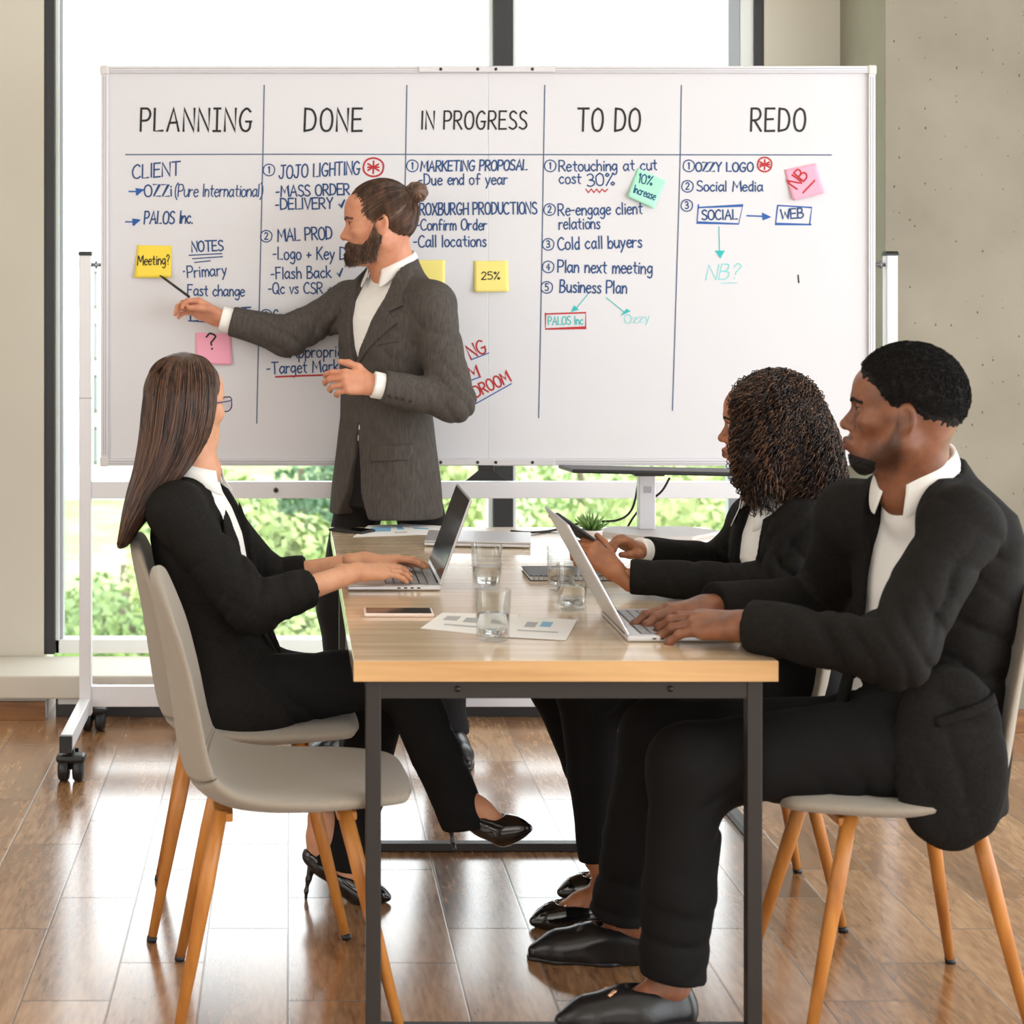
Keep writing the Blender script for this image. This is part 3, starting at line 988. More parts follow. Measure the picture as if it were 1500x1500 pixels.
write(rd, 'NG', 690, 526, 714, 515, 20, .0032); write(rd, 'M', 689, 556, 703, 552, 18, .0032); write(rd, 'BOARDROOM', 658, 602, 749, 558, 17, .0032)
rd.build('handwriting', M['ink_red'], panels[0])
rd = Pen()
line(rd, [(858, 277), (862, 282), (866, 277), (870, 282), (874, 277), (878, 282), (882, 277), (886, 281), (890, 277)], .0022)
line(rd, [(799, 460), (858, 458), (858, 480), (799, 482), (799, 459)], .0030)
ring(rd, 1120, 241, 10.5, .0030, turns=2.1); write(rd, '*', 1113, 248, 1127, 248, 14, .0032, jit=0)
rd.build('handwriting', M['ink_red'], panels[1])
te = Pen()
line(te, [(861, 431), (842, 454)], .0018); tri(te, (836, 457), (848, 454), (841, 447))
line(te, [(888, 436), (914, 457)], .0018); tri(te, (908, 463), (924, 456), (918, 452))
line(te, [(1053, 332), (1054, 372)], .0018); tri(te, (1047, 367), (1062, 367), (1055, 379))
write(te, 'PALOS Inc', 803, 476, 854, 475, 12, .0020)
te.build('handwriting', M['ink_teal'], panels[1])
te = Pen()
write(te, 'Ozzy', 915, 474, 952, 471, 13, .0018); write(te, 'NB?', 1034, 410, 1082, 408, 22, .0022, slant=.25); line(te, [(1056, 415), (1080, 414)], .0016)
te.build('handwriting', M['ink_pale'], panels[1])
bk = Pen(); line(bk, [(1169, 403), (1170, 414)], .0028); bk.build('handwriting', M['ink_black'], panels[1])


# ------------------------------------------------------------------ sticky notes
def note(corners, m, label, texts, ink, curl=.012):
    """corners in photo pixels: top-left, top-right, bottom-right, bottom-left"""
    c = [np.array((bx(x) + BXC, bz(y))) for x, y in corners]
    ctr = sum(c) / 4
    root = empty('sticky_note', (ctr[0], YB - .001, ctr[1]), 0, label, 'sticky note')
    n = 10

    def at(u, v, off=0.0):
        p = (c[0] * (1 - u) + c[1] * u) * (1 - v) + (c[3] * (1 - u) + c[2] * u) * v - ctr
        return (p[0], -.0012 - curl * v ** 2.4 - off, p[1])
    V = [at(i / n, j / n) for j in range(n + 1) for i in range(n + 1)] + [at(i / n, j / n, -.0008) for j in range(n + 1) for i in range(n + 1)]
    N1 = (n + 1) ** 2
    Fc = []
    for j in range(n):
        for i in range(n):
            a = j * (n + 1) + i
            Fc += [(a, a + 1, a + n + 2, a + n + 1), (N1 + a + n + 1, N1 + a + n + 2, N1 + a + 1, N1 + a)]
    rim = [i for i in range(n + 1)] + [j * (n + 1) + n for j in range(1, n + 1)] + [n * (n + 1) + i for i in range(n - 1, -1, -1)] + [j * (n + 1) for j in range(n - 1, 0, -1)]
    for q in range(len(rim)):
        a, b_ = rim[q], rim[(q + 1) % len(rim)]
        Fc.append((a, N1 + a, N1 + b_, b_))
    MB().add(V, Fc, 0, True).build('paper', m, root)
    mb = MB()
    for t, u0, v0, u1, v1, cap, hw in texts:
        if isinstance(t, str):
            st, w = glyph_strokes(t, .14)
            for s in st:
                ss = catmull(s, 3) if len(s) > 2 else s
                pts = []
                for p in ss:
                    f_ = p[0] / w
                    L = math.hypot(u1 - u0, v1 - v0); ux, uy = (u1 - u0) / L, (v1 - v0) / L
                    pts.append((u0 + (u1 - u0) * f_ + uy * p[1] * cap, v0 + (v1 - v0) * f_ - ux * p[1] * cap))
                q = [at(u, v, .0008) for u, v in pts]
                b4 = len(mb.v)
                ribbon(mb, [(p[0], p[2]) for p in q], hw, 0)
                for k in range(b4, len(mb.v)):
                    mb.v[k] = (mb.v[k][0], q[min((k - b4) // 2, len(q) - 1)][1], mb.v[k][2])
        else:
            q = [at(u, v, .0008) for u, v in t]
            b4 = len(mb.v)
            ribbon(mb, [(p[0], p[2]) for p in q], hw, 0)
            for k in range(b4, len(mb.v)):
                mb.v[k] = (mb.v[k][0], q[min((k - b4) // 2, len(q) - 1)][1], mb.v[k][2])
    if texts:
        mb.build('handwriting', ink, root)
    return root


note([(201, 359), (252, 360), (251, 407), (197, 407)], M['note_yellow'], 'yellow sticky note reading Meeting?, at the pen tip', [('Meeting?', .06, .62, .95, .58, .30, .0018)], M['ink_black'])
note([(286, 487), (339, 489), (340, 534), (288, 533)], M['note_pink'], 'pink sticky note with a question mark, below the pointing arm', [('?', .32, .52, .60, .50, .5, .003)], M['ink_black'])
note([(606, 381), (652, 381), (651, 428), (606, 428)], M['note_lemon'], 'yellow sticky note mostly hidden behind the standing man', [], None)
note([(694, 382), (744, 382), (745, 427), (694, 428)], M['note_lemon'], 'pale yellow sticky note reading 25% across the board seam', [('25%', .22, .60, .74, .60, .24, .0018)], M['ink_black'])
note([(934, 246), (976, 265), (957, 306), (918, 288)], M['note_green'], 'mint green tilted sticky note reading 10% Increase', [('10%', .18, .43, .62, .34, .30, .0020), ('Increase', .14, .80, .90, .74, .26, .0018)], M['ink_navy'])
note([(1149, 249), (1195, 239), (1206, 283), (1160, 294)], M['note_pink'], 'pink tilted sticky note reading NB in red', [('NB', .22, .68, .68, .34, .40, .0028), ([(.36, .84), (.82, .54)], 0, 0, 0, 0, 0, .0026)], M['ink_red'])

# ------------------------------------------------------------------ things on the tables
def laptop(label, loc, rz, w, d, lid, ang, logo=False):
    """facing local -y side sitter; width along x, hinge at +y; ang = lid lean back from vertical"""
    root = empty('laptop', loc, rz, label, 'laptop')
    MB().box((0, 0, .0075), (w, d, .013), .004).build('base', M['alum_laptop'], root)
    MB().box((0, d * .14, .0144), (w * .86, d * .46, .0008), .0003).build('keyboard_well', M['black_plastic'], root)
    kb = MB()
    for r in range(5):
        for c in range(12):
            kb.box((-w * .40 + c * w * .80 / 11, d * (.32 - r * .09), .0151), (w * .80 / 11 * .82, d * .075, .0012), .0003)
    kb.build('keyboard', M['keys'], root)
    part('trackpad', M['plastic_grey'], root, (-w * .17, -d * .42, .0139), (w * .17, -d * .13, .0145))
    ports = MB()
    for i in range(4):
        ports.box((w / 2, d * (.05 + i * .07), .0075), (.0012, .008, .003))
        ports.box((-w / 2, d * (.05 + i * .07), .0075), (.0012, .008, .003))
    ports.build('ports', M['black_plastic'], root)
    hp = Vector((0, d / 2 - .004, .0145))
    R = Matrix.Rotation(-ang, 3, 'X')
    ld = MB().box(hp + R @ Vector((0, 0.001, lid / 2)), (w, .006, lid), .0025, R).build('lid', M['alum_laptop'], root)
    MB().box(hp + R @ Vector((0, -.0025, lid / 2 + .004)), (w * .965, .0014, lid * .92), 0, R).build('screen', M['screen'], ld)
    MB().tube([(-w * .4, d / 2 - .004, .0135), (w * .4, d / 2 - .004, .0135)], .0045, 10).build('hinge', M['dark_steel'], root)
    return root


laptop('open silver laptop with dark screen, used by the long haired woman', (.252, 4.245, TZ), -math.pi / 2, .33, .228, .222, math.radians(20))
laptop('open silver laptop in front of the seated man, lid seen from behind', (.812, 3.63, TZ), math.pi / 2, .30, .232, .262, math.radians(29))
cl = empty('closed_laptop', (.545, 4.88, TZ), math.radians(-8), 'closed silver laptop lying among the papers on the far table', 'laptop')
MB().box((0, 0, .0075), (.30, .21, .011), .004).build('base', M['alum_laptop'], cl)
MB().box((0, 0, .0155), (.30, .21, .005), .002).build('lid', M['alum_laptop'], cl)


def phone(label, loc, rz, body, w=.074, l=.15, tilt=None):
    root = empty('smartphone', loc, rz, label, 'phone')
    MB().box((0, 0, .0042), (l, w, .0084), .0035).build('body', body, root)
    MB().box((0, 0, .0087), (l * .93, w * .88, .0006), .0002).build('screen', M['screen'], root)
    return root


phone('rose white smartphone lying face up at the front left of the table', (.243, 3.785, TZ), math.radians(-1), M['rose'], .072, .156)
phone('black smartphone lying on the far left corner of the far table', (.187, 5.10, TZ), math.radians(-38), M['black_plastic'], .074, .125)


def sheet(label, corners, marks, z=0.0006):
    c = [np.array(P(px, py, CAM_H_T / (py - 430)))[:2] for px, py in corners]
    ctr = sum(c) / 4
    root = empty('paper_sheet', (ctr[0], ctr[1], TZ + z), 0, label, 'paper')
    pts = [tuple(q - ctr) for q in c]
    MB().prism(pts, 'z', 0, .0006).build('page', M['paper'], root)

    def at(u, v):
        p = (c[0] * (1 - u) + c[1] * u) * (1 - v) + (c[3] * (1 - u) + c[2] * u) * v - ctr
        return (p[0], p[1], .0009)
    for col in ('chart_blue', 'chart_grey'):
        mb = MB()
        for k, u0, v0, u1, v1 in marks:
            if k == col:
                mb.add([at(u0, v0), at(u1, v0), at(u1, v1), at(u0, v1)], [(0, 1, 2, 3)])
        if mb.v:
            mb.build('printed_chart', M[col], root)
    return root


CAM_H_T = (CAM_H - TZ) * FPX
lines_ = [('chart_grey', .1, .08 + .07 * i, .9 - .1 * (i % 3), .10 + .07 * i) for i in range(5)]
sheet('printed sheet with grey charts under the front water glass', [(648, 898), (760, 901), (742, 934), (616, 921)],
      [('chart_grey', .12, .2, .3, .45), ('chart_grey', .38, .25, .6, .5), ('chart_blue', .65, .2, .85, .4), ('chart_grey', .2, .65, .8, .72)])
sheet('printed sheet with small charts beside the front water glass', [(742, 903), (846, 909), (829, 939), (716, 933)],
      [('chart_grey', .35, .25, .5, .5), ('chart_blue', .55, .2, .7, .45), ('chart_grey', .3, .65, .85, .7)], .0014)
sheet('printed sheet with a blue chart on the far left of the far table', [(540, 770), (612, 768), (640, 783), (517, 787)],
      [('chart_blue', .12, .2, .45, .62), ('chart_blue', .55, .15, .7, .5), ('chart_grey', .5, .7, .9, .78)])
sheet('printed sheet partly under the closed laptop', [(585, 768), (662, 772), (668, 786), (600, 784)],
      [('chart_blue', .2, .3, .5, .45), ('chart_grey', .55, .5, .85, .6)], .0014)

nb = empty('spiral_notebook', (.715, 4.30, TZ), math.radians(0), 'dark spiral notebook with pale page edges behind the water glasses', 'notebook')
part('pages', M['paper'], nb, (-.112, -.072, .001), (.112, .072, .011))
part('cover', M['black_plastic'], nb, (-.115, -.076, .011), (.115, .076, .0135), .001)
part('back_cover', M['black_plastic'], nb, (-.115, -.076, 0), (.115, .076, .0015), .0005)
sp = MB()
for i in range(18):
    x = -.105 + i * .0124
    sp.tube([(x, -.074 + .008 * math.cos(a), .007 + .008 * math.sin(a)) for a in np.linspace(0, 2 * math.pi, 13)], .0011, 6, cap=False)
sp.build('spiral_binding', M['steel'], nb)

mg = mix_transparent('drinking_glass', (0.97, 0.98, 0.98, 1), 0.1)
_nt = mg.node_tree
_lw = _nt.nodes.new('ShaderNodeLayerWeight'); _lw.inputs['Blend'].default_value = 0.25
_ml = _nt.nodes.new('ShaderNodeMath'); _ml.operation = 'MULTIPLY'; _ml.inputs[1].default_value = 0.65
_nt.links.new(_lw.outputs['Facing'], _ml.inputs[0])
_nt.links.new(_ml.outputs[0], [n for n in _nt.nodes if n.type == 'MIX_SHADER'][0].inputs[0])
mw = bpy.data.materials.new('water'); mw.use_nodes = True
_b = mw.node_tree.nodes['Principled BSDF']
_b.inputs['Transmission Weight'].default_value = 1; _b.inputs['Roughness'].default_value = 0.0; _b.inputs['IOR'].default_value = 1.25
for px, pyb, h, r, lv, lab in ((722, 943, .104, .0375, .052, 'water glass on the printed sheets, nearest the front'),
                               (713, 866, .106, .0385, .050, 'water glass beside the screen of the left laptop'),
                               (822, 868, .104, .036, .048, 'farther of the two water glasses against the right laptop lid'),
                               (838, 897, .102, .036, .050, 'nearer of the two water glasses against the right laptop lid')):
    Y = CAM_H_T / (pyb - 430) + r
    g_ = empty('water_glass', ((px - 425) * Y / FPX, Y, TZ + .0022), 0, lab, 'glass', 'water glasses on the near table')
    b_ = r * .90
    MB().lathe([(0, 0), (b_ - .003, 0), (b_, .003), (r, h - .001), (r - .0008, h), (r - .0018, h - .001), (b_ - .0022, .011), (b_ - .006, .008), (0, .0075)], n=40).build('tumbler', mg, g_)
    MB().lathe([(0, .0086), (b_ - .007, .0088), (b_ - .0031, .0125), (b_ - .0028 + (r - b_) * lv / h, lv), (0, lv)], n=40).build('water', mw, g_)

# monitor on its stand, tilted flat
mo = empty('monitor', (1.075, 5.06, TZ), 0, 'grey monitor stand with its dark screen laid flat, on the far right of the table', 'monitor')
MB().prism([(-.16, -.02), (-.10, .085), (.13, .085), (.215, -.015), (.10, -.135), (-.03, -.135)], 'z', 0.0, .010).build('stand_base', M['plastic_grey'], mo)
part('stand_column', M['alu'], mo, (-.025, .012, .010), (.025, .05, .1775), .003)
part('cable_slot', M['alu_dark'], mo, (-.012, .0110, .12), (.012, .0122, .14))
MB().box((.02, .0, .1885), (.54, .26, .012), .004, Matrix.Rotation(math.radians(1.2), 3, 'Y') @ Matrix.Rotation(math.radians(-3), 3, 'X')).build('screen_housing', M['black_plastic'], mo)
part('neck_plate', M['dark_steel'], mo, (-.045, -.02, .1735), (.045, .07, .1815), .002)


def cable(name, pts, label):
    q = catmull([tuple(p) for p in pts], 8)
    o = MB().tube(q, .0035, 8).build(name, M['black_plastic'])
    return tag(o, label, 'cable')


zc = TZ + .0046
cable('power_cable', [(.665, 5.08, zc), (.72, 5.05, zc), (.80, 5.10, zc), (.90, 5.13, zc + .02), (.99, 5.10, zc + .03), (1.04, 5.13, zc + .06), (1.062, 5.15, zc + .13), (1.062, 5.14, zc + .155)],
      'black cable running from behind the closed laptop up to the monitor')
cable('signal_cable', [(1.035, 5.17, zc), (1.05, 5.16, zc + .03), (1.08, 5.15, zc + .07), (1.13, 5.14, zc + .11), (1.155, 5.13, zc + .155)],
      'short black cable hanging beside the monitor column')

pl = empty('potted_plant', (P(866, 772, 4.86).x, 4.86, TZ), 0, 'small spiky green succulent in a low pot behind the hands holding a phone', 'plant')
MB().lathe([(0, 0), (.026, 0), (.033, .035), (.033, .040), (.029, .040), (.028, .033), (0, .033)], n=24).build('pot', M['plastic_grey'], pl)
mb = MB()
for i in range(26):
    a = i * 2.4
    el = .35 + 1.0 * (i / 26)
    L = .055 - .012 * (i / 26)
    d_ = Vector((math.cos(a) * math.cos(el), math.sin(a) * math.cos(el), math.sin(el)))
    o0 = Vector((0, 0, .034)) + d_ * .004
    mb.tube([o0, o0 + d_ * L * .5 + Vector((0, 0, .002)), o0 + d_ * L + Vector((0, 0, .008))], [.0045, .0045, .0006], 6)
mb.build('leaves', M['leaf'], pl)

# ------------------------------------------------------------------ organic shapes: distance fields -> one mesh
f32 = np.float32


class Fd:
    """a signed distance field with bounds"""
    def __init__(s, fn, lo, hi):
        s.fn, s.lo, s.hi = fn, np.array(lo, float), np.array(hi, float)

    def grow(s, g):
        return Fd(lambda p: s.fn(p) - g, s.lo - g, s.hi + g)


def A3(v):
    return np.array(v, dtype=f32)


def cap(a, b, ra, rb=None):
    rb = ra if rb is None else rb
    a, b = A3(a), A3(b)
    ba = b - a
    L2 = float(ba @ ba) + 1e-12

    def fn(p):
        t = np.clip(((p - a) @ ba) / L2, 0, 1)
        q = p - a - t[:, None] * ba
        return np.sqrt(np.einsum('ij,ij->i', q, q)) - (ra + (rb - ra) * t)
    r = max(ra, rb)
    return Fd(fn, np.minimum(a, b) - r, np.maximum(a, b) + r)


def chain(pts, rs):
    return [cap(pts[i], pts[i + 1], rs[i], rs[i + 1]) for i in range(len(pts) - 1)]


def ell(c, r, R=None):
    """ellipsoid; R rows are its axes"""
    c, r = A3(c), A3(r)
    R_ = None if R is None else np.array(R, f32)

    def fn(p):
        q = p - c
        if R_ is not None:
            q = q @ R_.T
        k0 = np.sqrt(((q / r) ** 2).sum(1))
        k1 = np.sqrt(((q / (r * r)) ** 2).sum(1)) + 1e-9
        return k0 * (k0 - 1) / k1
    m = r if R is None else np.full(3, r.max())
    return Fd(fn, c - m, c + m)


def sm2(a, b, k):
    h = np.maximum(k - np.abs(a - b), 0) / k
    return np.minimum(a, b) - h * h * k * 0.25


def un(k, *fs):
    fs = [f for g in fs for f in (g if isinstance(g, (list, tuple)) else [g])]

    def fn(p):
        d = fs[0].fn(p)
        for f in fs[1:]:
            e = f.fn(p)
            d = sm2(d, e, k) if k > 0 else np.minimum(d, e)
        return d
    return Fd(fn, np.min([f.lo for f in fs], 0), np.max([f.hi for f in fs], 0))


def sub(a, b, k=0.0):
    def fn(p):
        x, y = a.fn(p), -b.fn(p)
        return -sm2(-x, -y, k) if k > 0 else np.maximum(x, y)
    return Fd(fn, a.lo, a.hi)


def isect(a, *bs):
    def fn(p):
        d = a.fn(p)
        for b in bs:
            d = np.maximum(d, b.fn(p))
        return d
    return Fd(fn, a.lo, a.hi)


def half(o, n):
    """keeps the side opposite to n"""
    o, n = A3(o), A3(n) / np.linalg.norm(n)
    return Fd(lambda p: (p - o) @ n, [-9] * 3, [9] * 3)


def beyond(o, n, r=0.11):
    """ball-limited half space past o in direction n (to cut sleeve ends)"""
    o, n = A3(o), A3(n) / np.linalg.norm(n)

    def fn(p):
        q = p - o
        return np.maximum(-(q @ n), np.sqrt((q * q).sum(1)) - r)
    return Fd(fn, o - r, o + r)


def shell(f, t0, t1):
    def fn(p):
        d = f.fn(p)
        return np.maximum(d - t1, t0 - d)
    return Fd(fn, f.lo - max(t1, 0), f.hi + max(t1, 0))


class Frame:
    """origin with forward F, left L, up U"""
    def __init__(s, o, F, U=(0, 0, 1), sc=1.0):
        F, U = np.array(F, float), np.array(U, float)
        F /= np.linalg.norm(F)
        L = np.cross(U, F); L /= np.linalg.norm(L)
        U = np.cross(F, L)
        s.o, s.F, s.L, s.U, s.sc = np.array(o, float), F, L, U, sc
        s.R = np.array([F, L, U])

    def w(s, x, y, z):
        return s.o + (s.F * x + s.L * y + s.U * z) * s.sc

    def loc(s, p):
        return ((np.asarray(p) - s.o) @ s.R.T) / s.sc

    def out(s, q):
        return s.o + (np.asarray(q) @ s.R) * s.sc

    def tf(s, f):
        R, o, sc = s.R.astype(f32), s.o.astype(f32), f32(s.sc)
        cs = np.array([[x, y, z] for x in (f.lo[0], f.hi[0]) for y in (f.lo[1], f.hi[1]) for z in (f.lo[2], f.hi[2])])
        W = s.out(cs)
        return Fd(lambda p: f.fn(((p - o) @ R.T) / sc) * sc, W.min(0), W.max(0))


def prof(fr, rows, g=0.0, n=2.3, gu=None):
    """body-like stack of rounded sections. rows: (u, half depth, half width, forward offset, left offset)"""
    T = np.array([list(r) + [0] * (5 - len(r)) for r in rows], float)
    T = T[np.argsort(T[:, 0])]
    gu = g if gu is None else gu

    def fn(p):
        q = fr.loc(p)
        u = q[:, 2]
        rf = np.interp(u, T[:, 0], T[:, 1]) + g
        rl = np.interp(u, T[:, 0], T[:, 2]) + g
        x = np.abs(q[:, 0] - np.interp(u, T[:, 0], T[:, 3])) / rf
        y = np.abs(q[:, 1] - np.interp(u, T[:, 0], T[:, 4])) / rl
        k = (x ** n + y ** n) ** (1 / n)
        d = (k - 1) * np.where(x > y, rf, rl)
        return np.maximum(np.maximum(d, u - T[-1, 0] - gu), T[0, 0] - gu - u).astype(f32)
    m = max(T[:, 1].max() + np.abs(T[:, 3]).max(), T[:, 2].max() + np.abs(T[:, 4]).max()) + g + .01
    cs = np.array([fr.out((x, y, z)) for x in (-m, m) for y in (-m, m) for z in (T[0, 0] - gu, T[-1, 0] + gu)])
    return Fd(fn, cs.min(0), cs.max(0))


def poly2(fr, poly, fmin=0.0, fmax=9.0):
    """prism: polygon in (left, up) of frame fr, extruded along forward between fmin and fmax"""
    pg = np.array(poly, float)

    def fn(p):
        q = fr.loc(p)
        x, y = q[:, 1], q[:, 2]
        d = np.full(len(p), 1e9)
        ins = np.zeros(len(p), bool)
        for i in range(len(pg)):
            a, b = pg[i], pg[(i + 1) % len(pg)]
            e = b - a
            t = np.clip(((x - a[0]) * e[0] + (y - a[1]) * e[1]) / (e @ e), 0, 1)
            dx, dy = x - a[0] - t * e[0], y - a[1] - t * e[1]
            d = np.minimum(d, dx * dx + dy * dy)
            c = ((a[1] > y) != (b[1] > y))
            with np.errstate(divide='ignore', invalid='ignore'):
                xi = (b[0] - a[0]) * (y - a[1]) / (b[1] - a[1] + 1e-12) + a[0]
            ins ^= c & (x < xi)
        d = np.sqrt(d) * np.where(ins, -1, 1)
        return np.maximum(np.maximum(d, fmin - q[:, 0]), q[:, 0] - fmax).astype(f32)
    return Fd(fn, [-9] * 3, [9] * 3)


_h = np.random.default_rng(11).random((32, 32, 32)).astype(f32)


def vnoise(p, seed=0):
    p = p + seed * 7.31
    i = np.floor(p).astype(np.int64)
    t = (p - i).astype(f32)
    t = t * t * (3 - 2 * t)
    o = 0
    for dx in (0, 1):
        for dy in (0, 1):
            for dz in (0, 1):
                w = (t[:, 0] if dx else 1 - t[:, 0]) * (t[:, 1] if dy else 1 - t[:, 1]) * (t[:, 2] if dz else 1 - t[:, 2])
                o = o + w * _h[(i[:, 0] + dx) & 31, (i[:, 1] + dy) & 31, (i[:, 2] + dz) & 31]
    return o - 0.5


def wrinkle(f, amp, freq, seed=0, folds=()):
    """cloth: noise relief plus folds (centre, across-direction, reach, depth, waves per metre)"""
    fq = np.array(freq, f32)

    def fn(p):
        d = f.fn(p)
        if amp:
            d = d + amp * 2 * vnoise(p * fq, seed) + amp * .8 * vnoise(p * fq * 2.3, seed + 3)
        for c, n, s, a, w in folds:
            q = p - A3(c)
            n = A3(n) / np.linalg.norm(n)
            t = q @ n
            e = np.exp(-(q * q).sum(1) / (s * s))
            ph = t * w * 3.1416 + 2.6 * vnoise(p * 7, seed + 5) + 1.2 * vnoise(p * 17, seed + 8)
            g = 1 - np.abs(np.sin(ph))
            d = d + a * e * (g * g * (1.7 + 2.6 * vnoise(p * 9, seed + 11)) - .30)
        return d
    return Fd(fn, f.lo - amp, f.hi + amp)


def nets(f, h, pad=2):
    """surface nets on a culled grid -> vertices, quads"""
    B = 4
    lo = f.lo - pad * h
    n = np.ceil((f.hi + pad * h - lo) / h / B).astype(int) * B
    nb = n // B
    ax = [lo[i] + (np.arange(nb[i]) * B + (B - 1) / 2) * h for i in range(3)]
    C = np.stack(np.meshgrid(*ax, indexing='ij'), -1).reshape(-1, 3).astype(f32)
    dc = np.concatenate([f.fn(c) for c in np.array_split(C, max(1, len(C) // 200000))])
    act = np.abs(dc) < B * h * 2.0
    G = np.repeat(np.repeat(np.repeat(dc.reshape(nb), B, 0), B, 1), B, 2).astype(f32)
    idx = np.argwhere(act.reshape(nb)) * B
    off = np.stack(np.meshgrid(*[np.arange(B)] * 3, indexing='ij'), -1).reshape(-1, 3)
    ii = (idx[:, None, :] + off[None]).reshape(-1, 3)
    pts = (lo + ii * h).astype(f32)
    dv = np.concatenate([f.fn(c) for c in np.array_split(pts, max(1, len(pts) // 200000))])
    G[ii[:, 0], ii[:, 1], ii[:, 2]] = dv
    # open grid border
    for a in range(3):
        sl = [slice(None)] * 3
        for e in (0, -1):
            sl[a] = e
            G[tuple(sl)] = np.maximum(G[tuple(sl)], h * .5)
    S = G < 0
    m = n - 1
    cnt = np.zeros(m, np.int8)
    for dx in (0, 1):
        for dy in (0, 1):
            for dz in (0, 1):
                cnt += S[dx:m[0] + dx, dy:m[1] + dy, dz:m[2] + dz]
    cells = np.argwhere((cnt > 0) & (cnt < 8))
    cid = np.full(m, -1, np.int64)
    cid[cells[:, 0], cells[:, 1], cells[:, 2]] = np.arange(len(cells))
    acc = np.zeros((len(cells), 3)); num = np.zeros(len(cells))
    cor = [(x, y, z) for x in (0, 1) for y in (0, 1) for z in (0, 1)]
    for i in range(8):
        for j in range(i + 1, 8):
            dlt = np.array(cor[j]) - np.array(cor[i])
            if np.abs(dlt).sum() != 1:
                continue
            a, b = cells + cor[i], cells + cor[j]
            va, vb = G[a[:, 0], a[:, 1], a[:, 2]], G[b[:, 0], b[:, 1], b[:, 2]]
            c = (va < 0) != (vb < 0)
            t = np.where(c, va / np.where(va == vb, 1, va - vb), 0)
            acc += np.where(c[:, None], np.array(cor[i]) + t[:, None] * dlt, 0)
            num += c
    V = lo + (cells + acc / np.maximum(num, 1)[:, None]) * h
    Q = []
    for a in range(3):
        b, c = (a + 1) % 3, (a + 2) % 3
        s0 = [slice(0, n[q]) for q in range(3)]; s1 = list(s0)
        s0[a] = slice(0, n[a] - 1); s1[a] = slice(1, n[a])
        A, Bm = S[tuple(s0)], S[tuple(s1)]
        for flag in (True, False):
            e = np.argwhere((A != Bm) & (A == flag))
            e = e[(e[:, b] > 0) & (e[:, c] > 0) & (e[:, b] < m[b]) & (e[:, c] < m[c])]
            eb, ec = np.zeros(3, int), np.zeros(3, int)
            eb[b], ec[c] = 1, 1
            q = np.stack([cid[tuple((e - eb - ec).T)], cid[tuple((e - ec).T)], cid[tuple(e.T)], cid[tuple((e - eb).T)]], 1)
            Q.append(q if flag else q[:, ::-1])
    Q = np.concatenate(Q)
    return V, Q[(Q >= 0).all(1)]


def relax(V, Q, it=1, k=.5):
    for _ in range(it):
        acc = np.zeros_like(V); num = np.zeros(len(V))
        for i in range(4):
            a, b = Q[:, i], Q[:, (i + 1) % 4]
            np.add.at(acc, a, V[b]); np.add.at(acc, b, V[a])
            np.add.at(num, a, 1); np.add.at(num, b, 1)
        V = V * (1 - k) + k * acc / np.maximum(num, 1)[:, None]
    return V


def np_mesh(name, V, Q, mats, parent=None, base=(0, 0, 0), mi=None):
    me = bpy.data.meshes.new(name)
    V = np.asarray(V, float) - np.array(base)
    me.vertices.add(len(V))
    me.vertices.foreach_set('co', V.astype(f32).ravel())
    k = Q.shape[1]
    me.loops.add(len(Q) * k)
    me.loops.foreach_set('vertex_index', Q.astype(np.int32).ravel())
    me.polygons.add(len(Q))
    me.polygons.foreach_set('loop_start', (np.arange(len(Q)) * k).astype(np.int32))
    me.polygons.foreach_set('use_smooth', np.ones(len(Q), bool))
    o = link(name, me, mats, parent)
    if mi is not None:
        me.polygons.foreach_set('material_index', mi.astype(np.int32))
    me.update(calc_edges=True)
    me.validate()
    return o


def tubes(paths, rad, sides=3):
    """many thin strands: paths (S,N,3), rad (N,) or scalar -> verts, quads"""
    S, N, _ = paths.shape
    T = np.gradient(paths, axis=1)
    T /= np.linalg.norm(T, axis=2, keepdims=True) + 1e-9
    ref = np.array([.31, .52, .79])
    n1 = np.cross(T, ref); n1 /= np.linalg.norm(n1, axis=2, keepdims=True) + 1e-9
    n2 = np.cross(T, n1)
    rad = np.broadcast_to(np.asarray(rad, float), (N,))[None, :, None]
    ring = [paths + rad * (n1 * math.cos(2 * math.pi * k / sides) + n2 * math.sin(2 * math.pi * k / sides)) for k in range(sides)]
    V = np.stack(ring, 2).reshape(-1, 3)
    b = (np.arange(S)[:, None] * N + np.arange(N - 1)[None]) * sides
    Q = np.concatenate([np.stack([b + k, b + (k + 1) % sides, b + sides + (k + 1) % sides, b + sides + k], -1).reshape(-1, 4) for k in range(sides)])
    return V, Q


def cat(parts):
    Vs, Qs, n = [], [], 0
    for V, Q in parts:
        Vs.append(V); Qs.append(Q + n); n += len(V)
    return np.concatenate(Vs), np.concatenate(Qs)


